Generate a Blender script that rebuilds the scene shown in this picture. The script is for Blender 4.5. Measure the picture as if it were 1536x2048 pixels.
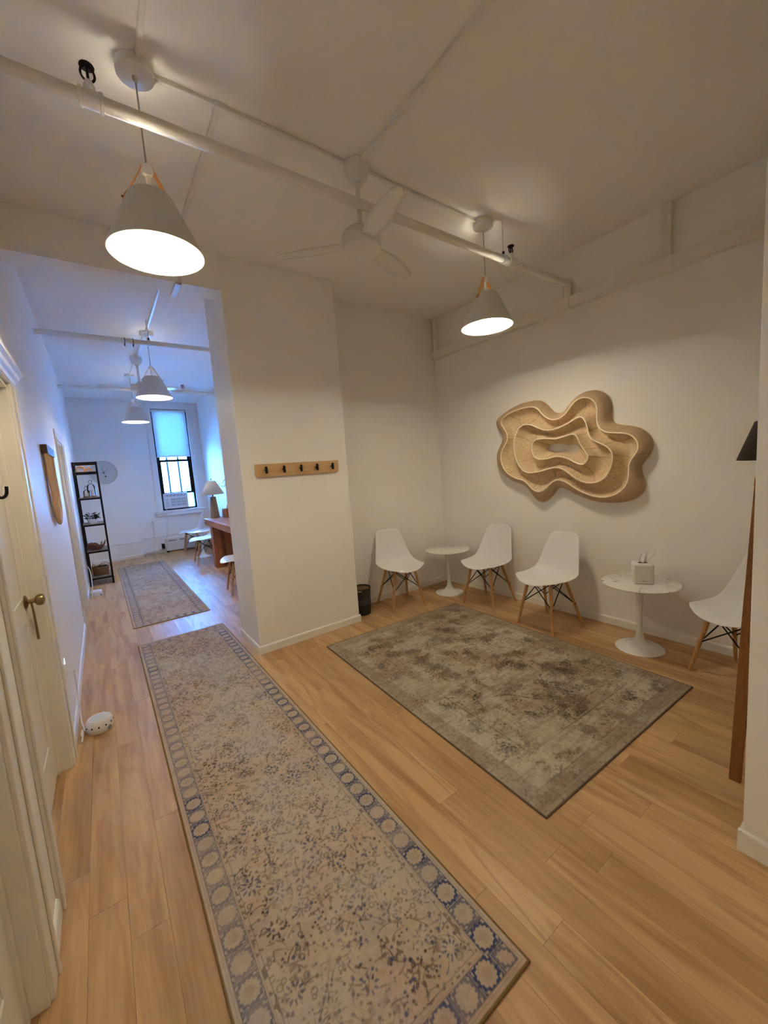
import bpy, math, random
import numpy as np
from mathutils import Vector, Matrix
random.seed(7)
RNG = np.random.default_rng(11)
for o in list(bpy.data.objects):
    bpy.data.objects.remove(o, do_unlink=True)
SC = bpy.context.scene
COL = SC.collection

# ------------------------------------------------------------------ camera
CAM_H, YAW, PITCH, ROLL, FPX = 1.515, 35.445, -6.504, -4.055, 790.35
def cam_axes():
    y, p, r = (math.radians(a) for a in (YAW, PITCH, ROLL))
    f = Vector((math.sin(y)*math.cos(p), math.cos(y)*math.cos(p), math.sin(p)))
    r0 = Vector((math.cos(y), -math.sin(y), 0)); u0 = r0.cross(f)
    return f, math.cos(r)*r0 + math.sin(r)*u0, -math.sin(r)*r0 + math.cos(r)*u0
CF, CR, CU = cam_axes()
cd = bpy.data.cameras.new('camera'); cam = bpy.data.objects.new('camera', cd); COL.objects.link(cam)
cd.sensor_fit = 'HORIZONTAL'; cd.sensor_width = 36.0; cd.lens = 36.0*FPX/1536.0
cd.clip_start = 0.02; cd.clip_end = 200
cam.matrix_world = Matrix(((CR.x, CU.x, -CF.x, 0), (CR.y, CU.y, -CF.y, 0), (CR.z, CU.z, -CF.z, CAM_H), (0, 0, 0, 1)))
SC.camera = cam
def on_x(px, py, X):                       # photo pixel -> point on the wall plane x = X
    d = CF + CR*((px-768)/FPX) + CU*((1024-py)/FPX)
    t = X/d.x
    return Vector((X, d.y*t, CAM_H + d.z*t))

# ------------------------------------------------------------------ world, exposure
w = bpy.data.worlds.new('world'); SC.world = w; w.use_nodes = True
wb = w.node_tree.nodes['Background']
wb.inputs[0].default_value = (0.072, 0.33, 1.0, 1); wb.inputs[1].default_value = 17.5
SC.view_settings.view_transform = 'Standard'; SC.view_settings.look = 'None'
SC.view_settings.gamma = 1; SC.view_settings.exposure = 3.88
SC.view_settings.use_curve_mapping = False
LAMP_W = 22.0
LAMP_RGB = (1.0, 0.90, 0.68)
SC.cycles.max_bounces = 10; SC.cycles.diffuse_bounces = 7; SC.cycles.glossy_bounces = 3
pl = bpy.data.lights.new('window_portal', 'AREA'); pl.shape = 'RECTANGLE'; pl.size = 0.70; pl.size_y = 2.2
pl.cycles.is_portal = True
po = bpy.data.objects.new('window_portal', pl); COL.objects.link(po)
po.location = (1.42, 9.93, 1.99); po.rotation_euler = (math.radians(-90), 0, 0)

# ------------------------------------------------------------------ helpers
def S(r, g, b):                            # sRGB 0-255 -> linear
    f = lambda c: c/12.92 if c <= 0.04045 else ((c+0.055)/1.055)**2.4
    return (f(r/255), f(g/255), f(b/255))
class N:
    def __init__(s, name):
        s.m = bpy.data.materials.new(name); s.m.use_nodes = True
        s.t = s.m.node_tree; s.b = s.t.nodes['Principled BSDF']; s.out = s.t.nodes['Material Output']
    def n(s, typ, **kw):
        o = s.t.nodes.new(typ)
        for k, v in kw.items(): setattr(o, k, v)
        return o
    def l(s, a, b): s.t.links.new(a, b)
    def set(s, **kw):
        for k, v in kw.items(): s.b.inputs[k.replace('_', ' ')].default_value = v
    def mix(s, fac, a, b, blend='MIX'):
        m = s.n('ShaderNodeMix', data_type='RGBA', blend_type=blend)
        for sock, v in ((m.inputs[0], fac), (m.inputs[6], a), (m.inputs[7], b)):
            if hasattr(v, 'is_linked'): s.l(v, sock)
            else: sock.default_value = v if not isinstance(v, tuple) else (v if len(v) == 4 else (*v, 1))
        return m.outputs[2]
    def ramp(s, fac, stops):
        r = s.n('ShaderNodeValToRGB'); e = r.color_ramp.elements
        while len(e) < len(stops): e.new(0.5)
        for el, (p, c) in zip(e, stops):
            el.position = p; el.color = (*c, 1) if len(c) == 3 else c
        s.l(fac, r.inputs[0]); return r.outputs[0]
    def noise(s, vec, scale, detail=3, rough=0.5, dist=0.0):
        o = s.n('ShaderNodeTexNoise'); o.inputs['Scale'].default_value = scale; o.inputs['Detail'].default_value = detail
        o.inputs['Roughness'].default_value = rough; o.inputs['Distortion'].default_value = dist
        if vec is not None: s.l(vec, o.inputs['Vector'])
        return o.outputs[0]
    def mapping(s, vec, scale=(1, 1, 1), rot=(0, 0, 0), loc=(0, 0, 0)):
        o = s.n('ShaderNodeMapping'); o.inputs['Scale'].default_value = scale
        o.inputs['Rotation'].default_value = rot; o.inputs['Location'].default_value = loc
        s.l(vec, o.inputs['Vector']); return o.outputs[0]
    def coord(s, k='Object'): return s.n('ShaderNodeTexCoord').outputs[k]
    def bump(s, h, strength=0.2, dist=0.01):
        o = s.n('ShaderNodeBump'); o.inputs['Strength'].default_value = strength; o.inputs['Distance'].default_value = dist
        s.l(h, o.inputs['Height']); s.l(o.outputs[0], s.b.inputs['Normal'])
MATS = {}
def mat(name, rgb, rough=0.5, metal=0.0, var=0.06, scale=20, bump=0.0, bscale=200, spec=0.5):
    if name in MATS: return MATS[name]
    k = N(name); c = k.coord()
    f = k.noise(c, scale, 4)
    a = tuple(min(1, v*(1+var)) for v in rgb); b = tuple(v*(1-var) for v in rgb)
    k.l(k.mix(f, b, a), k.b.inputs['Base Color'])
    k.set(Roughness=rough, Metallic=metal); k.b.inputs['Specular IOR Level'].default_value = spec
    if bump: k.bump(k.noise(c, bscale, 2), bump, 0.002)
    MATS[name] = k.m; return k.m
def wood(name, light, dark, axis=2, scale=9.0, rough=0.45):
    if name in MATS: return MATS[name]
    k = N(name); sc = [scale*3]*3; sc[axis] = scale*0.22
    c = k.mapping(k.coord(), tuple(sc))
    g = k.noise(c, 1.0, 6, 0.6, 1.2); f = k.noise(c, 6.0, 3, 0.6)
    col = k.ramp(g, [(0.3, dark), (0.55, light), (0.8, tuple(v*0.85 for v in light))])
    k.l(k.mix(0.18, col, k.ramp(f, [(0.35, dark), (0.6, light)])), k.b.inputs['Base Color'])
    k.set(Roughness=rough); k.bump(f, 0.08, 0.001)
    MATS[name] = k.m; return k.m

class MB:
    def __init__(s): s.v = []; s.f = []
    def add(s, vs, fs):
        n = len(s.v); s.v += [tuple(v) for v in vs]; s.f += [tuple(i+n for i in f) for f in fs]; return s
    def box(s, a, b):
        x0, y0, z0 = a; x1, y1, z1 = b
        return s.add([(x0,y0,z0),(x1,y0,z0),(x1,y1,z0),(x0,y1,z0),(x0,y0,z1),(x1,y0,z1),(x1,y1,z1),(x0,y1,z1)],
            [(0,3,2,1),(4,5,6,7),(0,1,5,4),(1,2,6,5),(2,3,7,6),(3,0,4,7)])
    def obox(s, c, size, M=None):
        h = [v/2 for v in size]; t = MB().box((-h[0],-h[1],-h[2]), h); c = Vector(c)
        return s.add([(M @ Vector(v) if M else Vector(v)) + c for v in t.v], t.f)
    def lathe(s, prof, c=(0,0,0), n=40, sx=1, sy=1, close=False):
        vs = []; fs = []; m = len(prof)
        for i in range(n):
            a = 2*math.pi*i/n; ca, sa = math.cos(a), math.sin(a)
            for r, z in prof: vs.append((c[0]+r*ca*sx, c[1]+r*sa*sy, c[2]+z))
        for i in range(n):
            j = (i+1) % n
            for q in range(m-1): fs.append((i*m+q, j*m+q, j*m+q+1, i*m+q+1))
            if close: fs.append((i*m+m-1, j*m+m-1, j*m, i*m))
        return s.add(vs, fs)
    def tube(s, pts, r, n=10, closed=False, cap=True):
        P = [Vector(p) for p in pts]; m = len(P); rs = r if isinstance(r, (list, tuple)) else [r]*m
        vs = []; fs = []; up = None
        for i, p in enumerate(P):
            if closed: t = P[(i+1) % m]-P[i-1]
            else: t = P[min(i+1, m-1)]-P[max(i-1, 0)]
            t = t.normalized() if t.length > 1e-9 else Vector((0, 0, 1))
            if up is None: up = Vector((0,0,1)) if abs(t.z) < 0.9 else Vector((1,0,0))
            a = (up - t*up.dot(t)).normalized(); b = t.cross(a); up = a
            for k in range(n):
                q = 2*math.pi*k/n; vs.append(p + (a*math.cos(q)+b*math.sin(q))*rs[i])
        for i in range(m if closed else m-1):
            j = (i+1) % m
            for k in range(n):
                k2 = (k+1) % n; fs.append((i*n+k, i*n+k2, j*n+k2, j*n+k))
        if cap and not closed:
            fs.append(tuple(range(n-1, -1, -1))); fs.append(tuple((m-1)*n+k for k in range(n)))
        return s.add(vs, fs)
    def prism(s, poly, d0, d1, plane='xy'):
        n = len(poly); vs = []
        for d in (d0, d1):
            for a, b in poly: vs.append({'xy': (a,b,d), 'yz': (d,a,b), 'xz': (a,d,b)}[plane])
        return s.add(vs, [tuple(range(n-1,-1,-1)), tuple(range(n, 2*n))] + [(i,(i+1)%n,n+(i+1)%n,n+i) for i in range(n)])
    def grid(s, f, nu, nv):
        vs = [f(i/(nu-1), j/(nv-1)) for j in range(nv) for i in range(nu)]
        return s.add(vs, [(j*nu+i, j*nu+i+1, (j+1)*nu+i+1, (j+1)*nu+i) for j in range(nv-1) for i in range(nu-1)])
    def build(s, name, m=None, parent=None, smooth=False, bevel=0.0, loc=None, seg=2, solid=0.0, sub=0, angle=40):
        me = bpy.data.meshes.new(name); me.from_pydata(s.v, [], s.f); me.update()
        import bmesh
        bm = bmesh.new(); bm.from_mesh(me); bmesh.ops.recalc_face_normals(bm, faces=bm.faces); bm.to_mesh(me); bm.free()
        if m: me.materials.append(m)
        o = bpy.data.objects.new(name, me); COL.objects.link(o)
        if parent: o.parent = parent
        if loc: o.location = loc
        if bevel:
            b = o.modifiers.new('bevel', 'BEVEL'); b.width = bevel; b.segments = seg; b.limit_method = 'ANGLE'; b.angle_limit = math.radians(35)
        if solid:
            q = o.modifiers.new('solid', 'SOLIDIFY'); q.thickness = solid; q.offset = 0
        if sub:
            q = o.modifiers.new('sub', 'SUBSURF'); q.levels = sub; q.render_levels = sub
        if smooth:
            for pg in me.polygons: pg.use_smooth = True
            if angle < 180:
                try: me.set_sharp_from_angle(angle=math.radians(angle))
                except Exception: pass
        return o
def tag(o, label, cat=None, group=None, kind=None):
    o['label'] = label
    if cat: o['category'] = cat
    if group: o['group'] = group
    if kind: o['kind'] = kind
    return o
def struct(o, label): return tag(o, label, kind='structure')
def empty(name, loc=(0,0,0), rz=0):
    o = bpy.data.objects.new(name, None); COL.objects.link(o); o.empty_display_size = 0.1
    o.location = loc; o.rotation_euler = (0, 0, rz); return o
KIDS = {}
def copy_tree(o, parent=None):
    c = o.copy(); COL.objects.link(c); c.parent = parent
    for ch in [q for q in bpy.data.objects if q.parent == o]: copy_tree(ch, c)
    return c
def spline(ctrl, n, closed=False):
    P = [np.array(c, float) for c in ctrl]; m = len(P); out = []
    segs = m if closed else m-1
    for i in range(segs):
        g = (lambda k: P[k % m]) if closed else (lambda k: P[max(0, min(m-1, k))])
        a, b, c, d = g(i-1), g(i), g(i+1), g(i+2)
        for t in np.linspace(0, 1, n, endpoint=False):
            out.append(0.5*(2*b+(c-a)*t+(2*a-5*b+4*c-d)*t*t+(3*b-a-3*c+d)*t**3))
    if not closed: out.append(P[-1])
    return out

# ------------------------------------------------------------------ materials
M_WALL = mat('wall_paint', (0.84, 0.825, 0.80), 0.52, var=0.015, scale=3, bump=0.05, bscale=120, spec=0.25)
M_CEIL = mat('ceiling_paint', (0.83, 0.81, 0.78), 0.7, var=0.02, scale=4, bump=0.05, bscale=60, spec=0.2)
M_TRIM = mat('trim_paint', (0.80, 0.785, 0.75), 0.35, var=0.02)
M_DOOR = mat('cream_door_paint', (0.75, 0.705, 0.625), 0.4, var=0.03, scale=6)
M_PIPE = mat('painted_pipe', (0.76, 0.735, 0.69), 0.4, var=0.04, bump=0.1, bscale=90)
M_BLACK = mat('black_metal', (0.008, 0.0075, 0.008), 0.6, 0.0, var=0.2, spec=0.2)
M_DARKBR = mat('dark_bronze', (0.03, 0.022, 0.016), 0.4, 0.6, var=0.2)
M_WHITEPL = mat('white_plastic', (0.80, 0.80, 0.80), 0.38, var=0.01)
M_GLOSSW = mat('white_lacquer', (0.82, 0.81, 0.79), 0.15, var=0.01)
M_SHADE = mat('lamp_shade_outside', (0.62, 0.60, 0.56), 0.5, var=0.02)
M_SHADEIN = mat('lamp_shade_inside', (0.88, 0.86, 0.80), 0.5, var=0.01)
M_LEATHER = mat('tan_leather', S(214, 150, 80), 0.5, var=0.08, bump=0.1)
M_BRASS = mat('aged_brass', (0.30, 0.21, 0.11), 0.28, 1.0, var=0.15)
M_LEG = wood('chair_leg_wood', S(196, 150, 96), S(150, 104, 60), 2, 20)
M_DESK = wood('desk_wood', S(176, 110, 66), S(104, 58, 32), 2, 6)
M_DESKTOP = wood('desk_top_wood', S(186, 128, 88), S(112, 70, 46), 1, 6)
M_RACK = wood('rack_wood', S(214, 176, 128), S(192, 150, 102), 0, 8)
M_TRIPOD = wood('tripod_wood', S(150, 96, 44), S(112, 66, 26), 2, 8)
M_SHELF = wood('shelf_board_grey_wood', S(150, 135, 122), S(100, 88, 78), 1, 8)
M_GREYW = wood('lamp_base_grey_wood', S(150, 132, 112), S(96, 82, 70), 2, 8)
M_GLASS = None
def glassmat():
    k = N('clear_glass'); k.t.nodes.remove(k.b)
    tr = k.n('ShaderNodeBsdfTransparent'); gl = k.n('ShaderNodeBsdfGlossy'); gl.inputs['Roughness'].default_value = 0.03
    fr = k.n('ShaderNodeFresnel'); fr.inputs[0].default_value = 1.45
    mx = k.n('ShaderNodeMixShader'); k.l(fr.outputs[0], mx.inputs[0]); k.l(tr.outputs[0], mx.inputs[1]); k.l(gl.outputs[0], mx.inputs[2])
    k.l(mx.outputs[0], k.out.inputs[0]); return k.m
M_GLASS = glassmat()
def blindmat():
    k = N('blind_fabric'); k.t.nodes.remove(k.b)
    c = k.coord(); w1 = k.noise(k.mapping(c, (300, 300, 300)), 1.0, 2)
    col = k.mix(w1, (0.72, 0.78, 0.78), (0.80, 0.85, 0.85))
    a = k.n('ShaderNodeBsdfDiffuse'); b = k.n('ShaderNodeBsdfTranslucent'); k.l(col, a.inputs[0]); k.l(col, b.inputs[0])
    mx = k.n('ShaderNodeMixShader'); mx.inputs[0].default_value = 0.18
    k.l(a.outputs[0], mx.inputs[1]); k.l(b.outputs[0], mx.inputs[2]); k.l(mx.outputs[0], k.out.inputs[0]); return k.m
M_BLIND = blindmat()
def floormat():
    k = N('oak_planks')
    pos = k.n('ShaderNodeNewGeometry').outputs['Position']
    rnd = k.n('ShaderNodeObjectInfo').outputs['Random']
    off = k.n('ShaderNodeCombineXYZ')
    for i, mul in enumerate((37.0, 91.0, 0.0)):
        m = k.n('ShaderNodeMath', operation='MULTIPLY'); m.inputs[1].default_value = mul; k.l(rnd, m.inputs[0]); k.l(m.outputs[0], off.inputs[i])
    ad = k.n('ShaderNodeVectorMath', operation='ADD'); k.l(pos, ad.inputs[0]); k.l(off.outputs[0], ad.inputs[1])
    v = ad.outputs[0]
    v1 = k.mapping(v, (9.0, 0.9, 1)); v2 = k.mapping(v, (60, 3.2, 1)); v3 = k.mapping(v, (4.0, 0.55, 1))
    big = k.noise(v3, 1.0, 3, 0.5, 0.6)
    rings = k.n('ShaderNodeMath', operation='SINE'); q = k.n('ShaderNodeMath', operation='MULTIPLY'); q.inputs[1].default_value = 55.0
    k.l(k.noise(v3, 0.8, 1.5, 0.45, 0.3), q.inputs[0]); k.l(q.outputs[0], rings.inputs[0])
    streak = k.noise(v1, 1.0, 5, 0.62, 0.8); fine = k.noise(v2, 1.0, 4, 0.6)
    base = k.ramp(big, [(0.30, S(172, 134, 92)), (0.5, S(202, 163, 116)), (0.72, S(212, 176, 130))])
    col = k.mix(k.ramp(streak, [(0.47, (0, 0, 0)), (0.60, (0.5, 0.5, 0.5)), (0.74, (1, 1, 1))]), base, S(148, 104, 64))
    rmask = k.ramp(big, [(0.5, (0, 0, 0)), (0.62, (0.42, 0.42, 0.42))])
    rr = k.n('ShaderNodeMath', operation='MULTIPLY'); k.l(rmask, rr.inputs[0])
    rl = k.ramp(rings.outputs[0], [(0.55, (0, 0, 0)), (0.95, (1, 1, 1))]); k.l(rl, rr.inputs[1])
    col = k.mix(rr.outputs[0], col, S(138, 96, 58))
    col = k.mix(0.16, col, k.ramp(fine, [(0.3, S(138, 98, 62)), (0.65, S(220, 184, 138))]))
    bc = k.n('ShaderNodeBrightContrast'); k.l(col, bc.inputs[0])
    vv = k.n('ShaderNodeMapRange'); vv.inputs[3].default_value = -0.012; vv.inputs[4].default_value = 0.012; k.l(rnd, vv.inputs[0]); k.l(vv.outputs[0], bc.inputs[1])
    k.l(bc.outputs[0], k.b.inputs['Base Color'])
    k.set(Roughness=0.42); k.b.inputs['Specular IOR Level'].default_value = 0.4
    k.bump(fine, 0.06, 0.001)
    return k.m
M_FLOOR = floormat()
def marblemat():
    k = N('white_marble'); c = k.coord()
    d = k.noise(c, 5.0, 4, 0.6, 1.5)
    w1 = k.n('ShaderNodeTexWave'); w1.inputs['Scale'].default_value = 3.0; w1.inputs['Distortion'].default_value = 14; w1.inputs['Detail'].default_value = 4; w1.inputs['Detail Scale'].default_value = 1.6
    k.l(c, w1.inputs['Vector'])
    vein = k.ramp(w1.outputs['Fac'], [(0.0, (0.34, 0.32, 0.30)), (0.035, (0.55, 0.53, 0.50)), (0.10, (0.80, 0.785, 0.755))])
    k.l(k.mix(k.ramp(d, [(0.45, (0, 0, 0)), (0.62, (1, 1, 1))]), (0.80, 0.785, 0.755), vein), k.b.inputs['Base Color'])
    k.set(Roughness=0.18); return k.m
M_MARBLE = marblemat()
def rugmat():
    k = N('rug_pile'); a = k.n('ShaderNodeVertexColor'); a.layer_name = 'Col'
    c = k.coord('Object'); f = k.noise(c, 420, 2, 0.7)
    col = k.mix(0.45, a.outputs[0], k.ramp(f, [(0.25, (0.25, 0.25, 0.25)), (0.75, (0.95, 0.95, 0.95))]), 'OVERLAY')
    k.l(col, k.b.inputs['Base Color']); k.set(Roughness=0.95); k.b.inputs['Specular IOR Level'].default_value = 0.05
    k.bump(f, 0.5, 0.003); return k.m
M_RUG = rugmat()
def weavemat(name, ca, cb, cc):
    k = N(name); uv = k.n('ShaderNodeUVMap').outputs[0]
    st = k.noise(k.mapping(uv, (420, 6, 1)), 1.0, 3, 0.6); pan = k.noise(k.mapping(uv, (14, 1.5, 1)), 1.0, 2)
    w1 = k.n('ShaderNodeTexWave'); w1.inputs['Scale'].default_value = 150; w1.inputs['Distortion'].default_value = 1.5; k.l(uv, w1.inputs['Vector'])
    col = k.ramp(st, [(0.3, ca), (0.7, cb)])
    col = k.mix(k.ramp(pan, [(0.42, (0, 0, 0)), (0.6, (0.5, 0.5, 0.5))]), col, cc)
    k.l(col, k.b.inputs['Base Color']); k.set(Roughness=0.75)
    k.b.inputs['Specular IOR Level'].default_value = 0.2
    k.bump(w1.outputs['Fac'], 0.35, 0.004); return k.m
M_WEAVE = weavemat('woven_raffia', S(196, 168, 128), S(242, 222, 188), S(206, 176, 136))
M_WEAVE2 = weavemat('woven_raffia_outer', S(178, 150, 118), S(206, 180, 148), S(184, 154, 122))

# ------------------------------------------------------------------ the room
XL, XR, ZC = -0.305, 3.51, 3.22
YC, YCB, YA = 3.29, 3.83, 3.64          # column front / back, alcove back wall
CX0, CX1 = 0.95, 1.95                   # column sides
XFR, YP, YB = 2.0, 9.58, 9.75           # far room right wall, pier face, window bay wall
XN, YN = 1.78, 0.349                    # wall beside the camera ends here
YBACK = -2.0
fl = MB().box((-0.5, YBACK-.1, -0.10), (3.6, 10.0, -0.0125)).build('floor', mat('subfloor', (0.10, 0.07, 0.04), 0.9))
struct(fl, 'light oak plank floor')
def planks():
    me = bpy.data.meshes.new('plank'); t = MB()
    g = 0.0004
    t.box((g, 0.0004, -0.012), (0.116-g, 1-0.0004, 0.0)); me.from_pydata(t.v, [], t.f); me.materials.append(M_FLOOR)
    PW, PL = 0.116, 1.22; x = 1.177 - PW*14; rnd = random.Random(3)
    first = {9: 1.222-0.0, 11: 0.642, 8: 0.638}
    i = 0; cnt = 0
    while x < XR:
        xm = x + PW/2
        rng = []
        if xm < 1.90: rng.append((YBACK, YB if xm > 0.6 else YP))
        elif xm < XFR: rng += [(-0.30, YA), (YCB, YB)]
        else: rng.append((-0.30, YA))
        k = round((x-0.829)/PW)
        joint = {2: 1.22, 4: 0.642, 1: 0.638, -8: 3.93, -4: 2.4, 0: 3.3}.get(k, rnd.uniform(0, PL))
        for a, b in rng:
            y = a; nxt = joint - PL*math.floor((joint-a)/PL)
            if nxt-a < 0.08: nxt += PL
            while y < b-0.01:
                e = min(nxt, b)
                if b-e < 0.08: e = b
                o = bpy.data.objects.new('plank', me); COL.objects.link(o); o.parent = fl
                o.location = (x, y, 0); o.scale = (1, e-y, 1); cnt += 1
                y = e; nxt = e+PL
        x += PW; i += 1
    print('planks', cnt)
planks()
struct(MB().box((-0.5, YBACK-.1, ZC), (3.7, 10.1, ZC+0.1)).build('ceiling', M_CEIL), 'plain white painted ceiling')
# left wall with three door openings
DA, DB, DC = (0.62, 1.47), (1.85, 2.70), (5.38, 6.20); DZ = 2.05
t = MB(); y = YBACK
for a, b in (DA, DB, DC):
    t.box((XL-0.16, y, 0), (XL, a, ZC)); t.box((XL-0.16, a, DZ), (XL, b, ZC)); y = b
t.box((XL-0.16, y, 0), (XL, 10.0, ZC)).box((XL-0.30, YBACK, -0.05), (XL-0.16, 10.0, ZC))  # last slab: unseen backing added to stop outside light leaking past the doors
struct(t.build('wall_left', M_WALL), 'long white wall with doors')
struct(MB().box((XR, -0.5, 0), (XR+0.12, YA+0.3, ZC)).build('wall_right', M_WALL), 'white wall behind the waiting chairs and sculpture')
struct(MB().box((CX0, YC, 0), (CX1, YCB, ZC)).build('wall_column', M_WALL, bevel=0.004), 'white wall pier carrying the hook rack')
struct(MB().box((CX1, YA, 0), (XR+0.1, YCB, ZC)).build('wall_back', M_WALL), 'white alcove wall behind the corner table')
struct(MB().box((XL, YC, 2.95), (CX0, 3.485, ZC)).build('wall_header', M_WALL), 'dropped header beam between the two rooms')
struct(MB().box((XFR, YCB, 0), (XFR+0.12, 10.0, ZC)).build('wall_far_right', M_WALL), 'white side wall of the far room')
WX0, WX1, WZ0, WZ1 = 1.075, 1.765, 0.905, 3.075
t = MB().box((XL, YP, 0), (0.6, 10.0, ZC))
t.box((0.6, YB, 0), (WX0, 10.0, ZC)).box((WX1, YB, 0), (XFR, 10.0, ZC)).box((WX0, YB, 0), (WX1, 10.0, WZ0)).box((WX0, YB, WZ1), (WX1, 10.0, ZC))
struct(t.build('wall_far', M_WALL), 'white end wall with the window')
struct(MB().box((XN, YBACK, 0), (XN+0.12, YN, ZC)).build('wall_near_right', M_WALL, bevel=0.004), 'white wall end beside the tripod lamp')
struct(MB().box((XN, -0.42, 0), (XR+.12, -0.30, ZC)).build('wall_near_back', M_WALL), 'white wall closing the waiting alcove')
struct(MB().box((XL-.16, YBACK-.12, 0), (XN+.12, YBACK, ZC)).build('wall_behind', M_WALL), 'white wall closing the hallway')
# baseboards: a low board with a rounded top
def baseboard(name, a, b, n, label, h=0.07):
    a = Vector((*a, 0)); b = Vector((*b, 0)); nn = Vector((*n, 0)); d = 0.012
    prof = [(0, 0.0005), (d, 0.0005), (d, h-0.014), (d*0.75, h-0.005), (d*0.3, h), (0, h)]
    t = MB(); m = len(prof)
    vs = [p + nn*(q+0.0003) + Vector((0, 0, z)) for p in (a, b) for q, z in prof]
    t.add(vs, [tuple(range(m)), tuple(range(2*m-1, m-1, -1))] + [(i, (i+1) % m, m+(i+1) % m, m+i) for i in range(m)])
    struct(t.build(name, M_TRIM, bevel=0.0), label)
baseboard('baseboard_right', (XR, -0.30), (XR, YA), (-1, 0), 'white baseboard behind the waiting chairs')
baseboard('baseboard_back', (CX1, YA), (XR-0.013, YA), (0, -1), 'white baseboard of the alcove wall')
baseboard('baseboard_column_front', (CX0-0.012, YC), (CX1+0.012, YC), (0, -1), 'white baseboard under the hook rack')
baseboard('baseboard_column_side', (CX0, YC), (CX0, YCB), (-1, 0), 'white baseboard of the pier beside the runner')
baseboard('baseboard_column_inner', (CX1, YC), (CX1, YA), (1, 0), 'white baseboard of the pier beside the bin')
baseboard('baseboard_left_near', (XL, 1.585), (XL, 1.755), (1, 0), 'short white baseboard between the two near doors')
baseboard('baseboard_left', (XL, 2.795), (XL, DC[0]-0.095), (1, 0), 'white baseboard beside the white sound machine')
baseboard('baseboard_left_far', (XL, DC[1]+0.095), (XL, YP), (1, 0), 'white baseboard behind the black shelf')
baseboard('baseboard_far', (XL, YP), (0.6, YP), (0, -1), 'white baseboard below the wall clock')
baseboard('baseboard_near_right', (XN, YBACK), (XN, YN+0.012), (-1, 0), 'white baseboard with worn paint at wall end', 0.085)
baseboard('baseboard_near_end', (XN-0.012, YN), (XN+0.12, YN), (0, 1), 'white baseboard on the end face of the near wall', 0.085)

# ------------------------------------------------------------------ doors
def door(name, label, ya, yb, slab_x, cas=0.095, head=False, knob=None):
    e = empty(name, (XL, ya, 0)); struct(e, label)
    def P(t, nm, m=M_DOOR, par=e, **k):
        t.v = [(v[0]-XL, v[1]-ya, v[2]) for v in t.v] if par is e else t.v
        return t.build(nm, m, par, **k)
    sl = P(MB().box((slab_x-0.04, ya+0.022, 0.008), (slab_x, yb-0.022, DZ-0.022)), 'slab', bevel=0.002)
    # raised frame of the slab: stiles and rails, each its own piece
    for (y0, y1, z0, z1) in ((ya+0.025, ya+0.13, 0.01, DZ-0.025), (yb-0.13, yb-0.025, 0.01, DZ-0.025),
                             (ya+0.13, yb-0.13, 0.01, 0.22), (ya+0.13, yb-0.13, 0.88, 1.0), (ya+0.13, yb-0.13, DZ-0.14, DZ-0.025)):
        P(MB().box((slab_x-0.001, y0, z0), (slab_x+0.006, y1, z1)), 'panel_frame', bevel=0.003)
    for y0, y1 in ((ya, ya+0.02), (yb-0.02, yb)):
        P(MB().box((XL-0.16, y0, 0), (XL+0.002, y1, DZ)), 'jamb', bevel=0.002)
    P(MB().box((XL-0.16, ya+0.02, DZ-0.02), (XL+0.002, yb-0.02, DZ)), 'jamb_head')
    for y0, y1 in ((ya+0.02, ya+0.034), (yb-0.034, yb-0.02)):
        P(MB().box((slab_x+0.002, y0, 0), (slab_x+0.018, y1, DZ-0.02)), 'door_stop', bevel=0.002)
    for y0, y1 in ((ya-cas+0.012, ya+0.006), (yb-0.006, yb+cas-0.012)):
        P(MB().box((XL, y0, 0), (XL+0.014, y1, DZ+0.004)), 'casing', bevel=0.003)
        o = y1 if y0 > ya else y0
        P(MB().box((XL+0.014, min(o, o-0.02 if y0 > ya else o+0.02), 0), (XL+0.022, max(o, o-0.02 if y0 > ya else o+0.02), DZ+0.004)), 'casing_bead', bevel=0.003)
    if head:
        P(MB().box((XL, ya-cas+0.012, DZ+0.004), (XL+0.018, yb+cas-0.012, DZ+0.085)), 'head_casing', M_TRIM, bevel=0.003)
        pr = [(0, 0), (0.022, 0), (0.028, 0.012), (0.040, 0.020), (0.046, 0.034), (0.060, 0.042), (0.060, 0.058), (0, 0.058)]
        t = MB().prism([(XL+a, DZ+0.01+b*1.2) for a, b in pr], ya-cas, yb+cas, 'xz')
        t.v = [(v[0]-XL, v[1]-ya, v[2]) for v in t.v]; t.build('head_moulding', M_TRIM, e)
    else:
        P(MB().box((XL, ya-cas+0.012, DZ+0.004), (XL+0.014, yb+cas-0.012, DZ+0.09)), 'head_casing', bevel=0.003)
    if knob:
        yk, zk = knob; k = empty('door_knob', (slab_x+0.006-XL, yk-ya, zk)); k.parent = e
        k['label'] = 'aged brass door knob with round rose'
        def L(prof, nm):
            t = MB().lathe(prof, n=28); t.v = [(v[2], v[1], v[0]) for v in t.v]; t.build(nm, M_BRASS, k, smooth=True)
        L([(0, 0.001), (0.033, 0.001), (0.034, 0.005), (0.028, 0.010), (0.014, 0.014), (0, 0.014)], 'rose')
        L([(0.011, 0.012), (0.011, 0.036), (0.013, 0.042)], 'neck')
        L([(0, 0.038), (0.016, 0.040), (0.026, 0.048), (0.029, 0.060), (0.025, 0.072), (0.012, 0.078), (0, 0.079)], 'knob_ball')
        MB().tube([(0.025, -0.002, -0.010), (0.027, 0.004, -0.06), (0.027, 0.010, -0.20)], [0.004, 0.005, 0.006], 8).build('hanging_pull', M_BRASS, k, smooth=True)
    return e
door('door_1', 'cream painted door edge beside the near baseboard', *DA, -0.365)
d2 = door('door_2', 'cream painted panel door with brass knob', *DB, -0.372, head=True, knob=(2.60, 0.975))
door('door_3', 'white framed door beside the black shelf', *DC, -0.385)
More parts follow.
